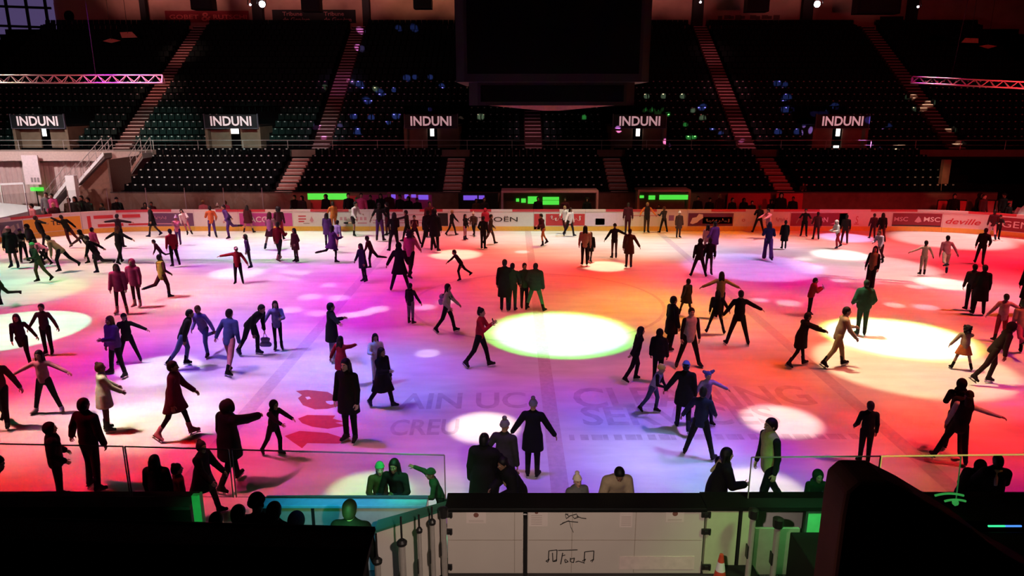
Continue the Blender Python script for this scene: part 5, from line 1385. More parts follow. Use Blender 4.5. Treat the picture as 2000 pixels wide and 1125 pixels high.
# ------------------------------------------------------------------ near boards, gate, boxes
gatew = mat('gate_white', (.62, .55, .5), .32, .5, vary=.06, scale=2)
hing = mat('hinge_black', (.015, .014, .014), .45, .5)
def X_at(px, Y, z): return (px - W / 2) / FPX * (Y * CP + (HC - z) * SP)
YO, YI = 9.42, 9.82          # outer and inner face
ZT = 1.13
gx0, gx1 = X_at(872, YO, ZT), X_at(1378, YO, ZT)
gate = empty('rink_gate', ((gx0 + gx1) / 2, YO, 0), 'wide white double gate with black top, notices and scrawled drawings', 'gate')
hw = (gx1 - gx0) / 2; gcx = (gx0 + gx1) / 2
seam = X_at(1026, YO, .6) - gcx
for a, b in ((-hw, seam - .03), (seam + .03, hw)):
    q = MB(); q.box(a, b, 0, .1, .03, ZT - .05); q.build('gate_leaf', gatew, gate, bevel=.012)
q = MB(); q.box(seam - .03, seam + .03, -.012, .09, .0, ZT - .16); q.build('rubber_seal', hing, gate)
q = MB(); q.box(-hw - .02, hw + .02, -.03, YI - YO + .02, ZT - .05, ZT + .02); q.build('top_rail', mat('rail_black', (.006, .006, .006), .6, .2), gate, bevel=.015)
q = MB(); q.box(-hw, hw, YI - YO - .06, YI - YO, .02, ZT - .05); q.build('inner_panel', boardw, gate)
gp = mat('gate_line', (.4, .33, .28), .5, .3)
q = MB()
for a, b in ((-hw + .02, seam - .05), (seam + .05, hw - .02)): q.box(a, b, -.004, .0, .6, .61)
for px in (1005, 1117, 1240): c = X_at(px, YO, .6) - gcx; q.box(c - .005, c + .005, -.004, 0, .05, ZT - .06)
q.build('panel_groove', gp, gate)
for px in (868, 1372):
    for py in (1004, 1037, 1106):
        p = at_y(px, py, YO); c = p.x - gcx
        q = MB(); q.box(c - .02, c + .12, -.03, .0, p.z - .045, p.z + .045); q.box(c + .02, c + .08, -.05, -.03, p.z - .03, p.z + .03); q.bar((c + .1, -.03, p.z - .05), (c + .1, -.03, p.z + .05), .03, n=8); q.build('hinge', hing, gate, bevel=.006)
paper = mat('notice_paper', (.72, .62, .58), .6, .3, vary=.03); inkr = mat('notice_ink', (.22, .09, .07), .6, .2, vary=0); inkg = mat('notice_grey', (.45, .36, .32), .6, .2, vary=0)
for px0, px1, py0, py1, k in ((911, 949, 999, 1022, 1), (1033, 1070, 994, 1028, 0), (1210, 1236, 997, 1030, 2), (1300, 1337, 996, 1020, 1)):
    a = at_y(px0, py1, YO - .006); b = at_y(px1, py0, YO - .006)
    q = MB(); q.box(a.x - gcx, b.x - gcx, -.006, 0, a.z, b.z); n_ = q.build('notice_sheet', paper, gate)
    cx = (a.x + b.x) / 2 - gcx; h = b.z - a.z; w = b.x - a.x
    q = MB(); r = h * .2 if k == 1 else h * .09
    zc = b.z - h * (.3 if k == 1 else .2)
    if k < 2: q.add([(cx + (0 if k else w * -.1) + r * math.cos(t * .393), -.0075, zc + r * math.sin(t * .393)) for t in range(16)], [tuple(range(16))]); q.build('printed_emblem', inkr, n_)
    q = MB()
    for v in ((.12, .22) if k == 1 else (.12, .24, .36, .48, .6)): q.box(cx - w * .38, cx + w * (.38 if k else .2), -.0075, -.0062, a.z + h * v, a.z + h * (v + .03))
    q.build('printed_lines', inkg, n_)
def scrawl(pts, w=.014):
    q = MB()
    for st in pts:
        P3 = [at_y(x, y, YO - .008) - Vector((gcx, YO, 0)) + Vector((0, 0.002, 0)) for x, y in st]
        for a, b in zip(P3[:-1], P3[1:]):
            if (b - a).length > 1e-4: q.bar(a, b, w, .006)
    q.build('marker_drawing', hing, gate)
scrawl([[(1105, 1003), (1112, 1009), (1106, 1013), (1104, 1005), (1110, 1004)], [(1112, 1008), (1126, 1004), (1130, 1010), (1122, 1013), (1118, 1008)], [(1126, 1008), (1136, 1012), (1145, 1013)], [(1094, 1025), (1108, 1018), (1129, 1020)], [(1112, 1018), (1115, 1030), (1120, 1040)], [(1098, 1022), (1112, 1017)]], .016)
scrawl([[(1071, 1096), (1072, 1076), (1088, 1074), (1087, 1096), (1080, 1097), (1079, 1080)], [(1066, 1096), (1073, 1092), (1070, 1098), (1066, 1096)], [(1080, 1097), (1087, 1093)], [(1090, 1075), (1128, 1074)], [(1099, 1080), (1095, 1102)], [(1097, 1086), (1104, 1084)], [(1104, 1092), (1110, 1097), (1104, 1099), (1103, 1093)], [(1114, 1092), (1122, 1090), (1120, 1099), (1114, 1097), (1114, 1090)], [(1124, 1098), (1130, 1096), (1142, 1100)],
        [(1141, 1095), (1142, 1078), (1160, 1076), (1159, 1094)], [(1137, 1096), (1144, 1092), (1140, 1098)], [(1153, 1096), (1160, 1092), (1156, 1098)]], .014)
a = at_y(1209, 1112, YO - .01); b = at_y(1357, 1087, YO - .01); q = MB(); q.box(a.x - gcx, b.x - gcx, -.012, -.002, a.z, b.z); q.build('label_panel', mat('label_panel', (.72, .58, .55), .4, .4), gate)
# wing board returning toward the stand at the gate's side
wx0 = X_at(735, 8.86, ZT); wx1 = X_at(866, YO, ZT)
q = MB(); q.prism([(wx0, 8.86, 0.03), (wx1, YO, .03), (wx1, YO, ZT - .02), (wx0, 8.86, ZT - .02)], (0.02, .1, 0)); o = q.build('wing_board', gatew); tag(o, 'white wing board slanting away from the gate behind steel posts', 'board')
q = MB(); q.prism([(wx0 - .02, 8.82, ZT - .02), (wx1, YO - .04, ZT - .02), (wx1 + .05, YO + .2, ZT - .02), (wx0 - .02, 9.1, ZT - .02)], (0, 0, .035)); q.build('top_rail', mat('ledge_green', (.03, .14, .09), .5, .4), o)
# glass support posts
postm = mat('post_steel', (.55, .5, .46), .35, .5, metal=.4)
for n, (px, py0, pyc, Y, r) in enumerate(((737, 1045, 1098, 8.2, .042), (785, 1012, 1062, 8.45, .045), (819, 1008, 1038, 8.75, .028), (844, 992, 1022, 9.0, .034), (866, 1000, 1008, 9.2, .042), (1471, 1004, 1010, 9.1, .042), (1519, 1026, 1028, 9.0, .045))):
    c = at_y(px, pyc, Y); tp = at_y(px, py0, Y)
    t = empty('steel_post', (c.x, Y, 0), 'slim steel post with black collar, %s of the row along the near boards' % ordn[n], 'post')
    q = MB(); q.lathe([(r, 0), (r, c.z)], n=12); q.build('sleeve', postm, t, smooth=False)
    q = MB(); q.lathe([(r * 1.5, c.z - .01), (r * 1.6, c.z + .03), (r * .9, c.z + .06)], n=12); q.build('collar', hing, t)
    if n < 4:
        q = MB(); q.lathe([(.014, c.z), (.014, tp.z + .02)], n=8); q.build('rod', hing, t)
    else:
        q = MB(); q.lathe([(r * 1.6, c.z), (r * 1.7, c.z + .12), (r * .6, c.z + .14)], n=12); q.build('cap', hing, t)
    q = MB(); q.box(-r - .012, -r + .005, -r, r, c.z * .45, c.z * .62); q.build('bracket', hing, t)
# box with blue-lit ledge beside the opening
bx0, bx1 = X_at(508, 9.5, ZT), X_at(832, 9.5, ZT)
t = empty('players_box', ((bx0 + bx1) / 2, 9.5, 0), 'players box board with blue lit ledge and green lit panels', 'board'); w = (bx1 - bx0) / 2
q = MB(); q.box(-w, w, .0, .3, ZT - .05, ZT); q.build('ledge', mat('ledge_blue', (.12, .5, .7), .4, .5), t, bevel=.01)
pan = mat('panel_pale', (.4, .42, .4), .5, .3)
m1 = X_at(612, 9.5, .8) - (bx0 + bx1) / 2
q = MB(); q.box(-w + .12, m1 - .02, .04, .08, 0, ZT - .06); q.build('panel', pan, t)
q = MB(); q.box(m1 + .02, w, .04, .08, 0, ZT - .06); q.build('panel', pan, t)
q = MB(); q.box(m1 - .02, m1 + .02, .02, .1, 0, ZT - .05); q.build('upright', hing, t); q = MB(); q.box(-w, -w + .12, .0, .26, 0, ZT - .05); q.build('end_panel', hing, t)
q = MB(); q.box(-w, w, .26, .3, 0, ZT - .05); q.build('rink_side', boardw, t)
# dark boards and opening at the other end
dx1 = X_at(374, 9.5, ZT); dx0 = -10.5
t = empty('dark_board', ((dx0 + dx1) / 2, 9.45, 0), 'long dark board with worn ledge beside the rink opening', 'board'); w = (dx1 - dx0) / 2
q = MB(); q.box(-w, w, 0, .14, 0, ZT - .03); q.build('panel', blackm, t)
q = MB(); q.box(-w, w, -.02, .42, ZT - .03, ZT + .02); q.build('ledge', mat('ledge_worn', (.06, .045, .05), .6, .3, vary=.5, scale=14), t)
q = MB(); q.box(-w, w, .34, .4, 0, ZT - .03); q.build('rink_side', boardw, t)
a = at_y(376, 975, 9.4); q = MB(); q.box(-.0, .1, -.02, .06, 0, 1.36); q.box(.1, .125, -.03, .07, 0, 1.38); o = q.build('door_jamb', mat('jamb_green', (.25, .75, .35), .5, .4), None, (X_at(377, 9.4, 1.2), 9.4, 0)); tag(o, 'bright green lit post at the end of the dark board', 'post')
# right hand box with door
rx0 = X_at(1380, YO, ZT)
t = empty('timekeeper_box', (rx0, YO, 0), 'white and green lit box beside the gate with cut out door', 'board')
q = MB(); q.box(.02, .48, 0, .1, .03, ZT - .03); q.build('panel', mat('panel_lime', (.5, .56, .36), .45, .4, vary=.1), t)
q = MB(); q.box(.5, .54, .0, .12, .0, ZT); q.build('upright', hing, t)
q = MB(); q.box(.54, .74, 0, .1, .03, ZT - .03); q.build('panel', mat('panel_lime', (.5, .56, .36)), t)
q = MB(); q.box(0, 5.6, -.02, .42, ZT - .03, ZT + .03); q.box(2.4, 5.6, -.36, -.02, ZT - .03, ZT + .03); q.build('ledge', mat('rail_black', (.006, .006, .006)), t)
q = MB(); q.box(0, 5.6, .34, .4, 0, ZT - .03); q.build('rink_side', boardw, t)
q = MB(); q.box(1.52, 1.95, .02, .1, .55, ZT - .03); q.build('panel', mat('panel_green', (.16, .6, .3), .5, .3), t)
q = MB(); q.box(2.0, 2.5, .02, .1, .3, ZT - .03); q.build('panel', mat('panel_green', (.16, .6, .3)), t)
q = MB(); q.box(1.5, 5.6, .1, .16, 0, ZT - .03); q.build('back_panel', mat('panel_shadow', (.03, .05, .035), .6, .2), t)
q = MB(); q.box(.76, 1.42, .02, .07, 0, .78); q.build('door', mat('door_grey', (.3, .27, .22), .35, .5, vary=.15), t)
q = MB(); q.box(1.44, 2.7, -.3, -.02, .42, .55); q.build('shelf', mat('shelf_olive', (.3, .3, .16), .5, .3), t)
q = MB(); q.box(1.5, 2.7, -.28, -.24, .0, .42); q.build('lower_panel', mat('door_grey', (.3, .27, .22)), t)
q = MB(); q.box(1.75, 1.98, -.3, -.281, .1, .3); q.box(2.1, 2.25, -.3, -.281, .14, .28); q.build('socket_plate', hing, t)
q = MB(); q.box(.25, .75, -.32, -.03, .0, .2); q.build('step', blackm, t)
# glass standing on the near boards
def near_glass(px0, px1, pyt0, pyt1, Y0, Y1, label, edge=edgem):
    a = at_y(px0, pyt0, Y0); b = at_y(px1, pyt1, Y1)
    t = empty('glass_screen', ((a.x + b.x) / 2, (Y0 + Y1) / 2, ZT + .02), label, 'glass pane')
    A = a - t.location; B = b - t.location
    q = MB(); q.prism([(A.x, A.y, 0.001), (B.x, B.y, .001), B, A], (0, .012, 0)); q.build('pane', glass, t)
    q = MB(); q.bar(A, B, .016); q.build('top_edge', edge, t)
    for e in (A, B):
        q = MB(); q.bar((e.x, e.y, 0), e, .016); q.build('side_edge', edge, t)
    return t
near_glass(-220, 240, 862, 872, 9.75, 9.72, 'big clear glass pane above the long dark board')
near_glass(244, 446, 872, 878, 9.72, 9.7, 'clear glass pane ending at the rink opening')
near_glass(452, 868, 878, 889, 9.7, 9.66, 'clear glass pane above the blue lit ledge')
near_glass(1468, 1720, 893, 891, 9.66, 9.66, 'clear glass pane in front of the steward in vest')
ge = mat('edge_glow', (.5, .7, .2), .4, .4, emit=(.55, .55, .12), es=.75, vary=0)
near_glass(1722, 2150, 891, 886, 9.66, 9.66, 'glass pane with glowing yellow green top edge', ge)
# clamp below that edge, the green light on it put in as emission
gr = mat('clamp_lit_green', (.05, .5, .12), .4, .5, emit=(.04, .35, .07), es=.7, vary=0)
c = at_y(1866, 982, 9.3); t = empty('glass_clamp', c, 'green lit clamp with two curved bars, knob and stem', 'clamp')
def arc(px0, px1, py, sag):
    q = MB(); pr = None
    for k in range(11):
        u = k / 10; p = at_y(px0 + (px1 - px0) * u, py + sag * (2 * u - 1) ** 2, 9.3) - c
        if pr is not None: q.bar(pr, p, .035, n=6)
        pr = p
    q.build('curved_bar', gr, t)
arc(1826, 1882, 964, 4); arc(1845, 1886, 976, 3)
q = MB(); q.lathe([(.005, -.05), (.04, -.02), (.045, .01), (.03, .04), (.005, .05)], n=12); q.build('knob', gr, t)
q = MB(); q.bar(at_y(1867, 978, 9.3) - c, at_y(1877, 892, 9.62) - c, .02, n=6); q.build('stem', mat('stem_lit_green', (.05, .3, .08), .4, .5, emit=(.03, .2, .05), es=.4, vary=0), t)
# traffic cone
a = at_z(1408, 1140, .0); t = empty('traffic_cone', (at_y(1408, 1100, 9.05).x, 9.05, 0), 'small red and white traffic cone beside the gate hinges', 'cone')
conr = mat('cone_red', (.55, .06, .03), .5, .4, vary=.08); conw = mat('cone_white', (.75, .75, .72), .5, .4, vary=.04)
q = MB(); q.box(-.17, .17, -.17, .17, 0, .03); q.build('base', conr, t, bevel=.01)
for z0, z1, m, nm in ((.03, .14, conr, 'body'), (.14, .24, conw, 'white_band'), (.24, .36, conr, 'body'), (.36, .5, conw, 'white_band'), (.5, .62, conr, 'tip')):
    rr_ = lambda z: .13 - .165 * z
    q = MB(); q.lathe([(rr_(z0), z0), (rr_(z1), z1)], n=20); q.build(nm, m, t)
# ------------------------------------------------------------------ stand parapets close to the camera
fb = mat('parapet_black', (.004, .0038, .004), .7, .15)
YB = 5.0
pts = [at_y(-260, 1009, YB), at_y(80, 1012, YB), at_y(735, 1030, YB), at_y(722, 1085, YB), at_y(705, 1180, YB), at_y(-260, 1180, YB)]
q = MB(); q.prism(pts, (0, -.3, 0)); o = struct(q.build('wall_parapet', fb, bevel=.01))
q = MB(); q.bar(at_y(90, 1013, YB) + Vector((0, -.01, .004)), at_y(733, 1030, YB) + Vector((0, -.01, .004)), .016, n=8); q.build('edge_trim', mat('trim_maroon', (.12, .05, .045), .6, .3), o)
YW = 3.5
pts = [at_y(1600, 1180, YW), at_y(1606, 960, YW), at_y(1614, 915, YW), at_y(1636, 895, YW), at_y(1688, 896, YW), at_y(1745, 925, YW), at_y(1850, 989, YW), at_y(1905, 1032, YW), at_y(2050, 1112, YW), at_y(2050, 1180, YW)]
pts[0].x = pts[1].x
q = MB(); q.prism(pts, (0, -.24, 0))
o = struct(q.build('wall_stair_side', mat('stair_side_brown', (.05, .022, .018), .75, .2, vary=.3, scale=6), bevel=.02))
# lower dark block behind it and a small two-colour lamp
a = at_y(1640, 1060, 7.6); q = MB(); q.box(a.x, 8.5, 7.5, 9.0, 0, 1.02); o = q.build('equipment_bench', blackm, bevel=.02); tag(o, 'long black bench block under the boards behind the dark wall', 'bench')
a = at_y(1930, 1029, 9.2); b = at_y(1995, 1026, 9.2); c = (a + b) / 2
t = empty('strip_lamp', c, 'small strip lamp glowing green and blue on the black bench', 'lamp')
for k, (m_) in enumerate((mat('lamp_green', (.1, .8, .3), .4, .3, emit=(.05, .9, .35), es=1.2, vary=0), mat('lamp_blue', (.1, .3, .8), .4, .3, emit=(.08, .3, 1), es=1.2, vary=0))):
    q = MB(); q.bar(((a.x - c.x) * (1 - k), 0, 0), ((b.x - c.x) * k, 0, 0), .028, n=10); q.build('tube', m_, t)
q = MB(); q.box(a.x - c.x, b.x - c.x, .01, .1, -.04, -.012); q.build('holder', blackm, t)
# ------------------------------------------------------------------ stage lighting
w = bpy.data.worlds.new('world'); SC.world = w; w.use_nodes = True
w.node_tree.nodes['Background'].inputs[0].default_value = (.5, .25, .3, 1); w.node_tree.nodes['Background'].inputs[1].default_value = .0015
NL = 0
def spot(px, py, rx, col, lev, blend=1.0, z=12.5, off=None, ground=True, soft=.12, name='stage_spot'):
    """round beam aimed at the ice seen at (px, py): radius rx metres, level = radiance on the ice"""
    g = at_z(px, py)
    if off is None:
        k = max(-1, min(1, (px - 1000) / 700)); off = (5.5 * k, -1.0)
    loc = Vector((g.x + off[0], g.y + off[1], z)); d = (g - loc).length
    ca = z / d
    L = bpy.data.lights.new(name, 'SPOT'); L.color = (1, 1, 1)
    ang = 2 * math.atan(rx / d)
    L.spot_size = ang; L.spot_blend = blend; L.shadow_soft_size = soft
    P_ = lev * math.pi / .72 * d * d / ca * 4 * math.pi / math.pi   # point light watts giving that radiance
    mx = max(col); L.color = tuple(c / mx for c in col); L.energy = P_ * mx * .25 * 4 * .25 * 4 / 4
    L.energy = lev * mx * (math.pi / .72) * d * d / ca * 4 * math.pi
    L.use_custom_distance = False
    o = bpy.data.objects.new(name, L); COL.objects.link(o); o.location = loc
    o.rotation_euler = (g - loc).to_track_quat('-Z', 'Y').to_euler()
    return o
def aim(loc, to, ang, col, watts, blend=.8, soft=.2, name='spot'):
    L = bpy.data.lights.new(name, 'SPOT'); L.color = col; L.energy = watts; L.spot_size = R(ang); L.spot_blend = blend; L.shadow_soft_size = soft
    o = bpy.data.objects.new(name, L); COL.objects.link(o); o.location = loc; o.rotation_euler = (Vector(to) - Vector(loc)).to_track_quat('-Z', 'Y').to_euler()
    return o
# broad washes: px, py, radius, edge softness, lamp offset, colour
FIT = [
 (22,979,1.89,1.00,(-4.6,-0.7),(0.333,0.027,0.029)), (180,979,1.89,1.00,(-6.1,-0.7),(0.141,0.000,0.025)), (338,979,1.89,1.00,(-7.5,-0.7),(0.165,0.004,0.044)), (496,979,1.89,1.00,(-5.0,-0.7),(0.425,0.057,0.058)),
 (654,979,1.89,1.00,(-6.4,-0.7),(0.002,0.000,0.138)), (812,979,1.89,1.00,(-1.5,-0.7),(0.181,0.000,0.000)), (970,979,1.89,1.00,(-0.2,-0.7),(0.148,0.029,0.240)), (1285,979,1.89,1.00,(6.2,-0.7),(0.088,0.013,0.322)),
 (1601,979,1.89,1.00,(4.1,-0.7),(0.019,0.036,0.077)), (1759,979,1.89,1.00,(6.6,-0.7),(0.139,0.030,0.000)), (1917,979,1.89,1.00,(5.2,-0.7),(0.032,0.000,0.016)), (2075,979,1.89,1.00,(3.7,-0.7),(0.464,0.000,0.121)),
 (-105,909,1.89,1.00,(-6.4,-2.0),(0.409,0.000,0.009)), (38,909,1.89,1.00,(-3.9,-2.0),(0.492,0.000,0.000)), (182,909,1.89,1.00,(-5.3,-2.0),(0.389,0.000,0.000)), (325,909,1.89,1.00,(-6.8,-2.0),(0.508,0.000,0.000)),
 (469,909,1.89,1.00,(-4.2,-2.0),(0.046,0.000,0.000)), (613,909,1.89,1.00,(-5.7,-2.0),(0.072,0.005,0.056)), (757,909,1.89,1.00,(-5.7,-2.0),(0.216,0.043,0.049)), (900,909,1.89,1.00,(-0.7,-2.0),(0.055,0.017,0.162)),
 (1044,909,1.89,1.00,(0.3,-2.0),(0.000,0.000,0.209)), (1188,909,1.89,1.00,(1.3,-2.0),(0.191,0.086,0.311)), (1332,909,1.89,1.00,(6.3,-2.0),(0.130,0.206,0.306)), (1475,909,1.89,1.00,(4.8,-2.0),(0.000,0.012,0.322)),
 (1619,909,1.89,1.00,(7.4,-2.0),(0.225,0.026,0.088)), (1763,909,1.89,1.00,(5.9,-2.0),(0.333,0.056,0.026)), (2050,909,1.89,1.00,(7.0,-2.0),(0.245,0.019,0.016)), (-9,851,2.34,1.00,(-6.5,0.7),(0.516,0.245,0.223)),
 (153,851,2.34,1.00,(-4.3,0.7),(0.000,0.070,0.034)), (317,851,2.34,1.00,(-6.1,0.7),(0.000,0.067,0.000)), (481,851,2.34,1.00,(-3.9,0.7),(0.425,0.025,0.134)), (645,851,2.34,1.00,(-5.7,0.7),(0.311,0.036,0.100)),
 (808,851,2.34,1.00,(-5.1,0.7),(0.000,0.004,0.293)), (972,851,2.34,1.00,(-0.2,0.7),(0.220,0.046,0.062)), (1136,851,2.34,1.00,(0.8,0.7),(0.017,0.033,0.170)), (1300,851,2.34,1.00,(5.8,0.7),(0.192,0.111,0.429)),
 (1464,851,2.34,1.00,(4.5,0.7),(0.191,0.006,0.103)), (1627,851,2.34,1.00,(6.7,0.7),(0.079,0.019,0.037)), (1791,851,2.34,1.00,(4.9,0.7),(0.384,0.000,0.000)), (1955,851,2.34,1.00,(7.1,0.7),(0.645,0.022,0.035)),
 (9,791,2.34,1.00,(-5.6,-0.9),(0.179,0.011,0.000)), (157,791,2.34,1.00,(-7.4,-0.9),(0.462,0.145,0.099)), (306,791,2.34,1.00,(-5.2,-0.9),(0.406,0.375,0.218)), (455,791,2.34,1.00,(-7.0,-0.9),(0.018,0.000,0.032)),
 (603,791,2.34,1.00,(-4.8,-0.9),(0.209,0.000,0.000)), (752,791,2.34,1.00,(-5.2,-0.9),(0.123,0.055,0.053)), (900,791,2.34,1.00,(-0.5,-0.9),(0.000,0.000,0.081)), (1049,791,2.34,1.00,(0.2,-0.9),(0.069,0.012,0.212)),
 (1198,791,2.34,1.00,(5.0,-0.9),(0.000,0.000,0.185)), (1346,791,2.34,1.00,(5.4,-0.9),(0.010,0.016,0.062)), (1495,791,2.34,1.00,(7.6,-0.9),(0.000,0.000,0.044)), (1644,791,2.34,1.00,(5.8,-0.9),(0.375,0.039,0.015)),
 (1792,791,2.34,1.00,(4.0,-0.9),(0.218,0.057,0.025)), (1941,791,2.34,1.00,(6.2,-0.9),(0.250,0.000,0.000)), (2089,791,2.34,1.00,(4.4,-0.9),(0.611,0.049,0.104)), (36,741,2.99,1.00,(-4.9,-2.6),(0.615,0.028,0.000)),
 (210,741,2.99,1.00,(-7.2,-2.6),(0.057,0.000,0.204)), (384,741,2.99,1.00,(-5.5,-2.6),(0.000,0.000,0.189)), (557,741,2.99,1.00,(-3.8,-2.6),(0.512,0.239,0.239)), (731,741,2.99,1.00,(-5.0,-2.6),(0.000,0.089,0.503)),
 (905,741,2.99,1.00,(-0.4,-2.6),(0.152,0.015,0.114)), (1079,741,2.99,1.00,(0.3,-2.6),(0.221,0.044,0.109)), (1253,741,2.99,1.00,(4.9,-2.6),(0.122,0.005,0.041)), (1426,741,2.99,1.00,(3.9,-2.6),(0.647,0.063,0.005)),
 (1600,741,2.99,1.00,(5.6,-2.6),(0.055,0.024,0.039)), (1948,741,2.99,1.00,(5.0,-2.6),(0.000,0.000,0.078)), (-104,689,2.99,1.00,(-5.4,-0.6),(0.307,0.058,0.131)), (52,689,2.99,1.00,(-3.7,-0.6),(0.222,0.006,0.047)),
 (208,689,2.99,1.00,(-6.0,-0.6),(0.231,0.025,0.204)), (365,689,2.99,1.00,(-4.3,-0.6),(0.044,0.000,0.124)), (522,689,2.99,1.00,(-6.6,-0.6),(0.346,0.206,0.428)), (679,689,2.99,1.00,(-4.7,-0.6),(0.037,0.092,0.259)),
 (836,689,2.99,1.00,(-4.4,-0.6),(0.196,0.017,0.111)), (1150,689,2.99,1.00,(4.3,-0.6),(0.176,0.057,0.101)), (1306,689,2.99,1.00,(4.7,-0.6),(0.000,0.018,0.054)), (1463,689,2.99,1.00,(6.8,-0.6),(0.293,0.009,0.008)),
 (1620,689,2.99,1.00,(4.5,-0.6),(0.271,0.037,0.003)), (1934,689,2.99,1.00,(3.9,-0.6),(0.702,0.134,0.025)), (2091,689,2.99,1.00,(5.6,-0.6),(0.234,0.000,0.130)), (-77,646,2.99,1.00,(-6.3,1.3),(0.273,0.024,0.036)),
 (65,646,2.99,1.00,(-8.6,1.3),(0.265,0.131,0.102)), (207,646,2.99,1.00,(-4.9,1.3),(0.180,0.000,0.000)), (350,646,2.99,1.00,(-7.2,1.3),(0.435,0.090,0.406)), (493,646,2.99,1.00,(-3.5,1.3),(0.146,0.124,0.404)),
 (636,646,2.99,1.00,(-5.8,1.3),(0.192,0.000,0.107)), (779,646,2.99,1.00,(-6.2,1.3),(0.100,0.000,0.055)), (922,646,2.99,1.00,(-3.9,1.0),(0.106,0.038,0.000)), (1065,646,2.99,1.00,(-2.6,-1.5),(0.162,0.020,0.070)),
 (1351,646,2.99,1.00,(5.9,1.3),(0.241,0.050,0.085)), (1493,646,2.99,1.00,(3.6,1.3),(0.219,0.092,0.088)), (1636,646,2.99,1.00,(7.3,1.3),(0.476,0.058,0.005)), (1779,646,2.99,1.00,(5.0,1.3),(0.136,0.049,0.032)),
 (1922,646,2.99,1.00,(2.7,1.3),(0.062,0.014,0.012)), (2065,646,2.99,1.00,(6.4,1.3),(0.119,0.000,0.000)), (18,609,4.16,1.00,(-6.4,-0.8),(0.259,0.000,0.103)), (201,609,4.16,1.00,(-3.6,-0.8),(0.170,0.000,0.053)),
 (383,609,4.16,1.00,(-6.8,-0.8),(0.217,0.096,0.079)), (566,609,4.16,1.00,(-4.0,-0.8),(0.189,0.054,0.366)), (748,609,4.16,1.00,(-5.9,-0.8),(0.290,0.001,0.253)), (931,609,4.16,1.00,(-4.8,1.3),(0.261,0.042,0.016)),
 (1114,609,4.16,1.00,(-0.0,-6.0),(0.318,0.041,0.028)), (1296,609,4.16,1.00,(5.8,-0.8),(0.520,0.183,0.000)), (1479,609,4.16,1.00,(3.2,-0.8),(0.242,0.000,0.011)), (1661,609,4.16,1.00,(6.0,-0.8),(0.255,0.092,0.071)),
 (1844,609,4.16,1.00,(2.8,-0.8),(0.566,0.035,0.000)), (2026,609,4.16,1.00,(5.6,-0.8),(0.314,0.005,0.099)), (36,568,4.16,1.00,(-4.8,-3.6),(0.131,0.267,0.337)), (200,568,4.16,1.00,(-8.0,-3.6),(0.419,0.085,0.036)),
 (364,568,4.16,1.00,(-5.2,-3.6),(0.284,0.403,0.355)), (528,568,4.16,1.00,(-8.4,-3.6),(0.453,0.140,0.334)), (692,568,4.16,1.00,(-5.2,-3.6),(0.256,0.000,0.195)), (856,568,4.16,1.00,(-1.5,2.6),(0.271,0.019,0.000)),
 (1020,568,4.16,1.00,(-7.7,2.1),(0.137,0.000,0.043)), (1184,568,4.16,1.00,(8.0,0.0),(0.203,0.087,0.000)), (1348,568,4.16,1.00,(4.8,-3.6),(0.308,0.081,0.071)), (1512,568,4.16,1.00,(7.6,-3.6),(0.353,0.000,0.090)),
 (1676,568,4.16,1.00,(4.4,-3.6),(0.407,0.000,0.000)), (1840,568,4.16,1.00,(7.2,-3.6),(0.240,0.170,0.119)), (2004,568,4.16,1.00,(4.0,-3.6),(0.669,0.074,0.125)), (-96,534,4.16,1.00,(-6.0,-0.5),(0.002,0.662,0.453)),
 (51,534,4.16,1.00,(-3.2,-0.5),(0.369,0.132,0.142)), (200,534,4.16,1.00,(-6.4,-0.5),(0.303,0.317,0.120)), (349,534,4.16,1.00,(-3.6,-0.5),(0.353,0.042,0.264)), (646,534,4.16,1.00,(-4.0,-0.5),(0.330,0.045,0.410)),
 (795,534,4.16,1.00,(-5.1,-0.5),(0.251,0.000,0.055)), (944,534,4.16,1.00,(-4.8,1.3),(0.417,0.047,0.038)), (1092,534,4.16,1.00,(2.1,7.7),(0.507,0.000,0.011)), (1241,534,4.16,1.00,(4.9,-0.5),(0.488,0.014,0.000)),
 (1390,534,4.16,1.00,(3.2,-0.5),(0.187,0.014,0.070)), (1539,534,4.16,1.00,(6.0,-0.5),(0.014,0.000,0.127)), (1687,534,4.16,1.00,(2.8,-0.5),(0.294,0.000,0.029)), (1985,534,4.16,1.00,(8.4,-0.5),(0.679,0.000,0.000)),
 (-72,506,4.16,1.00,(-4.4,-3.4),(0.511,0.000,0.059)), (64,506,4.16,1.00,(-7.6,-3.4),(0.378,0.262,0.123)), (200,506,4.16,1.00,(-4.8,-3.4),(0.212,0.000,0.174)), (336,506,4.16,1.00,(-8.0,-3.4),(0.405,0.288,0.252)),
 (472,506,4.16,1.00,(-5.2,-3.4),(0.117,0.000,0.335)), (608,506,4.16,1.00,(-8.4,-3.4),(0.481,0.189,0.355)), (744,506,4.16,1.00,(-4.3,-3.4),(0.216,0.094,0.154)), (880,506,4.16,1.00,(2.6,1.5),(0.585,0.044,0.060)),
 (1017,506,4.16,1.00,(2.6,1.5),(0.296,0.106,0.065)), (1153,506,4.16,1.00,(2.6,1.5),(0.096,0.005,0.035)), (1289,506,4.16,1.00,(4.1,-3.4),(0.345,0.109,0.055)), (1425,506,4.16,1.00,(7.6,-3.4),(0.165,0.000,0.018)),
 (1697,506,4.16,1.00,(7.2,-3.4),(0.082,0.017,0.016)), (1833,506,4.16,1.00,(4.0,-3.4),(0.510,0.019,0.038)), (1969,506,4.16,1.00,(6.8,-3.4),(0.160,0.000,0.023)), (2106,506,4.16,1.00,(3.6,-3.4),(1.276,0.015,0.048)),
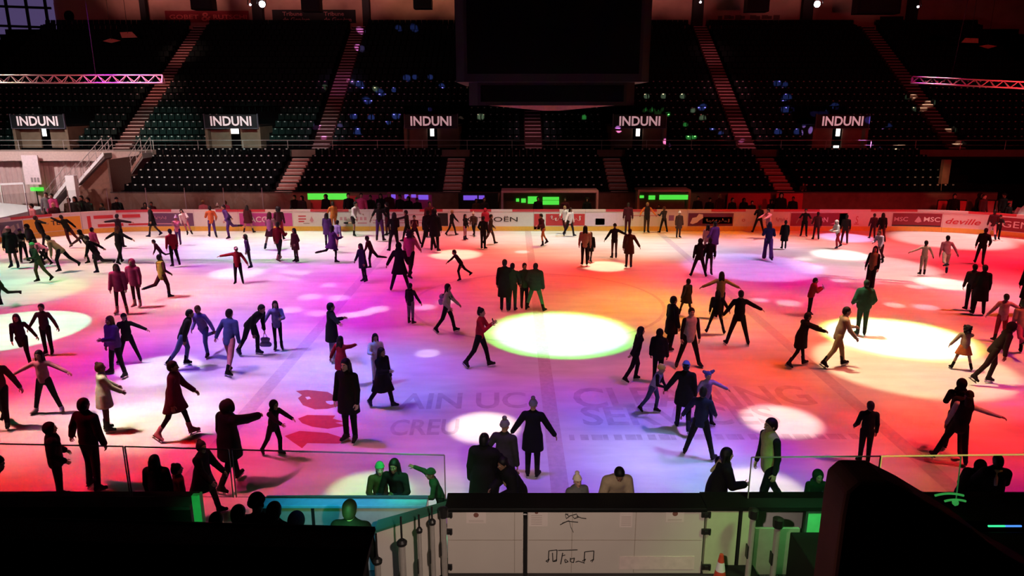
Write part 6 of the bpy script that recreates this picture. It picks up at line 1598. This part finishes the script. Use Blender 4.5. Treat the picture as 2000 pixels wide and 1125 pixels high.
 (-50,482,4.16,1.00,(-2.8,-0.3),(0.328,0.427,0.044)), (74,482,4.16,1.00,(-6.0,-0.3),(0.330,0.134,0.349)), (199,482,4.16,1.00,(-3.2,-0.3),(0.501,0.284,0.120)), (325,482,4.16,1.00,(-6.4,-0.3),(0.206,0.197,0.362)),
 (450,482,4.16,1.00,(-3.6,-0.3),(0.213,0.000,0.399)), (576,482,4.16,1.00,(-6.8,-0.3),(0.199,0.080,0.119)), (701,482,4.16,1.00,(-3.5,-0.3),(0.398,0.064,0.281)), (827,482,4.16,1.00,(-4.5,-0.3),(0.377,0.001,0.000)),
 (952,482,4.16,1.00,(0.4,-0.3),(0.198,0.000,0.000)), (1078,482,4.16,1.00,(-0.7,-0.3),(0.392,0.040,0.094)), (1203,482,4.16,1.00,(4.3,-0.3),(0.257,0.159,0.179)), (1329,482,4.16,1.00,(3.2,-0.3),(0.269,0.357,0.414)),
 (1454,482,4.16,1.00,(6.0,-0.3),(0.308,0.169,0.331)), (1580,482,4.16,1.00,(2.8,-0.3),(0.444,0.310,0.279)), (1705,482,4.16,1.00,(5.6,-0.3),(0.415,0.119,0.113)), (1831,482,4.16,1.00,(8.4,-0.3),(0.464,0.000,0.000)),
 (1956,482,4.16,1.00,(5.2,-0.3),(0.000,0.040,0.025)), (2082,482,4.16,1.00,(8.0,-0.3),(0.067,0.002,0.018)), (-33,462,4.16,1.00,(-7.2,-3.2),(0.349,0.000,0.388)), (83,462,4.16,1.00,(-4.4,-3.2),(0.290,0.118,0.000)),
 (199,462,4.16,1.00,(-7.6,-3.2),(0.393,0.261,0.232)), (316,462,4.16,1.00,(-4.8,-3.2),(0.253,0.199,0.243)), (432,462,4.16,1.00,(-8.0,-3.2),(0.488,0.398,0.281)), (548,462,4.16,1.00,(-5.2,-3.2),(0.237,0.022,0.097)),
 (665,462,4.16,1.00,(-8.4,-3.2),(0.422,0.278,0.345)), (781,462,4.16,1.00,(-3.7,-3.2),(0.206,0.037,0.063)), (898,462,4.16,1.00,(1.1,-3.2),(0.641,0.177,0.158)), (1014,462,4.16,1.00,(-0.2,-3.2),(0.138,0.262,0.269)),
 (1130,462,4.16,1.00,(4.6,-3.2),(0.221,0.259,0.285)), (1247,462,4.16,1.00,(3.4,-3.2),(0.103,0.042,0.025)), (1363,462,4.16,1.00,(7.6,-3.2),(0.441,0.106,0.000)), (1480,462,4.16,1.00,(4.4,-3.2),(0.269,0.040,0.000)),
 (1596,462,4.16,1.00,(7.2,-3.2),(0.291,0.000,0.000)), (1712,462,4.16,1.00,(4.0,-3.2),(0.157,0.005,0.000)), (1945,462,4.16,1.00,(3.6,-3.2),(0.393,0.000,0.000)), (2062,462,4.16,1.00,(6.4,-3.2),(1.280,0.809,0.702)),
 (1640,515,2.50,0.80,(2.0,0.0),(0.045,0.000,0.043)), (1250,600,3.00,0.80,(5.8,-1.4),(0.133,0.077,0.037)), (1775,728,3.30,0.45,(-4.0,0.0),(0.225,0.064,0.038)), (655,735,4.30,0.70,(-3.0,0.0),(0.000,0.000,0.226)),
 (300,828,3.00,0.80,(-5.0,-1.0),(0.121,0.037,0.131)), (820,715,2.60,0.70,(-1.0,0.0),(0.072,0.042,0.023)), (330,572,4.50,0.80,(-4.0,0.0),(0.202,0.000,0.023)), (560,478,6.00,0.70,(-3.0,0.0),(0.196,0.550,0.181)),
 (1150,470,7.00,0.70,(0.0,0.0),(0.443,0.329,0.104))]
for px, py, r, bl, off, c in FIT: spot(px, py, r, c, 1.0, bl, off=off)
# hard round pools
spot(1097, 651, 2.25, (.75, 1, 1.15), .95, .3, off=(1.2, -2.0), soft=.05)
spot(1097, 651, 2.45, (.1, 1.0, .08), 1.0, .12, off=(1.2, -2.0), soft=.05)
spot(1745, 658, 2.05, (.75, 1, 1.15), .95, .3, off=(-4, 2), soft=.05)
spot(1745, 658, 2.2, (.2, 1.0, .12), .8, .12, off=(-4, 2), soft=.05)
spot(20, 645, 2.3, (.16, 1.0, .6), 1.0, .15, off=(4, 1.5), soft=.05)
spot(30, 570, 2.7, (.2, 1.0, .4), .35, .4, off=(3, 1), soft=.05)
spot(1772, 713, 2.6, (1, .8, .42), .75, .3, off=(-3, 1), soft=.05)
spot(300, 826, 1.8, (1, .85, .68), .55, .8, off=(-4, -1), soft=.1)
spot(1472, 520, 3.1, (.42, .4, 1), .6, .35, off=(3, 0), soft=.05)
spot(1860, 468, 3.2, (1, .8, .72), .65, .5, off=(2, 0), soft=.05)
spot(1690, 522, 3.4, (1, .85, .75), .55, .5, off=(3, 0), soft=.05)
SMALL = [(945, 834, .9, (1, .75, .5), 1.2), (1525, 822, 1.0, (1, .75, .6), 1.0), (1480, 958, 1.0, (1, .8, .55), .9), (1114, 564, .8, (.5, 1, .2), .9), (1182, 520, 1.2, (1, .85, .5), 1.0), (932, 543, 1.0, (1, .9, .9), 1.2), (890, 497, 1.4, (1, .8, .5), .9), (462, 533, 1.3, (1, .95, .85), .7),
 (1845, 554, 1.2, (1, .9, .7), 1.0), (1640, 497, 1.5, (1, .95, .8), .9), (1652, 464, 1.6, (.8, .5, 1), .8), (720, 962, .9, (.4, 1, .4), .8), (310, 722, 1.3, (1, .9, 1), .7)]
for px, py, r, c, l in SMALL: spot(px, py, r, c, l, .6, off=(0, 2), soft=.05)
# mirror-ball flecks
rf = random.Random(3)
for px, py in ((520, 524), (560, 530), (535, 543), (572, 545), (640, 557), (605, 580), (662, 582), (570, 605), (680, 616), (710, 612), (620, 612), (738, 604), (550, 520), (590, 532), (1570, 506), (1600, 522), (1640, 548), (1748, 596), (1808, 600), (1485, 586), (1540, 592), (830, 600), (835, 690), (870, 590), (1020, 492), (1790, 560)):
    spot(px, py, .32 + .2 * rf.random(), (1, .7 + .3 * rf.random(), .9), .4, .7, z=9, off=(0, 1), soft=.02, name='mirror_fleck')
# unseen spots added to light boards, stands and trusses
for k in range(15):
    x = -26.5 + 4 * k; u = max(0, min(1, (x + 4) / 14)); v = max(0, min(1, (x + 22) / 12))
    p = path(min(S5 - 3, max(3, S2 + (x - XL - RC)))) if -19.5 <= x <= 21.5 else (path(S1 + 8) if x < 0 else path(S3 + 4.5))
    aim((p.x * .97, p.y - 8.5, 7.5), (p.x, p.y, .75), 31, (1, .62 - .2 * v - .34 * u, .6 - .26 * v - .26 * u), 560 + 260 * u, .8, name='board_light')
aim((-33, 36, 11), (-31, 44, .5), 80, (1, .86, .84), 9000, name='passage_lamp')
for x, wt in ((-33, 4200), (-25, 7000), (-19, 7000), (-14.5, 3600)): aim((x + 4, 36, 11), (x, 52.2, 4.6), 22, (.62, 1, .9), wt, 1.0, name='stand_spot')
for x, wt, c in ((-21, 5200, (1, .92, .88)), (-16.5, 5200, (1, .92, .88)), (-10, 1200, (1, .5, .6)), (-6, 1000, (1, .4, .5)), (-1, 900, (1, .4, .4)), (4, 700, (1, .4, .4)), (10, 700, (1, .35, .35))): aim((x + 2, 34, 9), (x, 45.8, 2.4), 34, c, wt, 1.0, name='stand_spot')
for x, y, wt, c in ((-27.2, 52, 1800, (1, .35, .3)), (-27, 57, 1600, (1, .3, .26)), (-27, 62, 1100, (1, .3, .26)), (-13.3, 52, 700, (.9, .25, .5)), (-13.3, 58, 700, (.8, .22, .6)), (1.5, 52, 900, (.9, .3, .4)), (16.4, 52, 1100, (1, .2, .28)), (16.4, 57, 900, (1, .2, .25)), (16.4, 62, 500, (1, .2, .25))):
    aim((x, y - 8, UZ0 + (y - UY0) * .616 + 6), (x, y, UZ0 + (y - UY0) * .616), 26, c, wt * 2.2, 1.0, name='stair_spot')
aim((-20, 37, 9), (-26, 48.8, 3.7), 50, (1, .66, .56), 1800, name='stand_spot')
for k in range(17):
    x = -33 + 4 * k; c = (1, .42, .38) if x < -12 else ((1, .46, .3) if x < 1 else (1, .36, .34)); aim((x, 57.5, 15.3), (x, 67, 18.0), 52, c, 2500 - 55 * max(0, x), 1.0, name='wall_fill')  # unseen spots added to brighten the far wall
def on_tier(px, py):
    lo, hi = 45.0, 66.0
    for _ in range(40):
        m = (lo + hi) / 2; z = HC - m * math.tan(dep(py)); zt = UZ0 + (m - UY0) * UDZ / UDY + .55
        if z > zt: lo = m
        else: hi = m
    return at_y(px, py, lo)
FL = [((.25, .2, 1), ((745, 180), (772, 175), (719, 195), (693, 226), (700, 250), (728, 228), (760, 238), (775, 225), (702, 258), (842, 150), (797, 152), (812, 150), (845, 210), (865, 167), (705, 165), (1370, 208), (1390, 250), (1405, 258), (1516, 162), (1530, 165), (1533, 190), (1533, 212), (1582, 218), (1516, 256), (1555, 256), (1590, 258), (1573, 244), (1600, 218), (1625, 205), (1725, 245), (780, 55), (810, 55))),
      ((.25, 1, .2), ((1270, 212), (1291, 210), (1303, 222), (1257, 212), (1282, 217), (1337, 242), (1346, 266), (1140, 228), (1355, 266))),
      ((.9, .3, 1), ((708, 60), (706, 94), (690, 158), (640, 265), (625, 243), (668, 244), (1443, 270), (1300, 277), (1706, 285), (1715, 290), (1210, 258))),
      ((1, .7, .45), ((1772, 188), (1806, 200), (1790, 210), (1846, 249), (1861, 275), (1773, 295), (1352, 215), (1370, 229), (1262, 187), (1295, 187), (1332, 187), (640, 170), (735, 172), (905, 226), (940, 227)))]
for c, L in FL:
    for px, py in L:
        p = on_tier(px, py); a_ = 3 + rf.random() * 4
        aim((2 + (p.x - 2) * .2, 33, 9.5), p, .9 + .7 * rf.random(), c, 110000, .6, .02, 'mirror_fleck')
aim((-13, 24, 9), (-15, 30, 8), 75, (1, .16, .2), 5200); aim((20, 24, 8.5), (21, 29, 7.5), 75, (1, .04, .05), 4200)
aim((0.3, 3.4, 5.2), (.6, 9.4, .6), 64, (1, .77, .64), 1000, soft=.08, name='gate_fill')  # unseen warm fill added to light the gate and people there
aim((4.6, 7.6, 4.0), (3.8, 9.4, .6), 50, (.45, 1, .3), 260, name='green_lamp'); aim((-1.5, 9.3, 3.4), (-1.5, 10.5, 1.1), 46, (.1, 1, .35), 420, name='green_lamp'); aim((-2.4, 8.4, 3.2), (-2.6, 9.6, .8), 60, (.05, .6, 1), 150, name='blue_lamp')
aim((4.6, 8.3, 3.0), (4.4, 10.0, .9), 50, (.1, 1, .3), 200, name='green_lamp'); aim((-4.5, 7.6, 2.6), (-4.55, 9.4, 1.0), 24, (.1, 1, .3), 90, name='green_lamp')
aim((0.2, 3.36, 5.6), (1.5, 3.4, 4.2), 60, (1, .48, .4), 42, name='stair_side_fill')  # unseen spot added to warm only the left face of the wall
aim((-2.1, 7.9, 1.9), (-2.5, 9.5, .75), 74, (.1, 1, .25), 55, name='green_lamp')
aim((24, 40.5, 4.5), (25.6, 44, 2.2), 40, (1, .55, .3), 260, name='pier_fill')  # unseen orange spot added for the wall pier
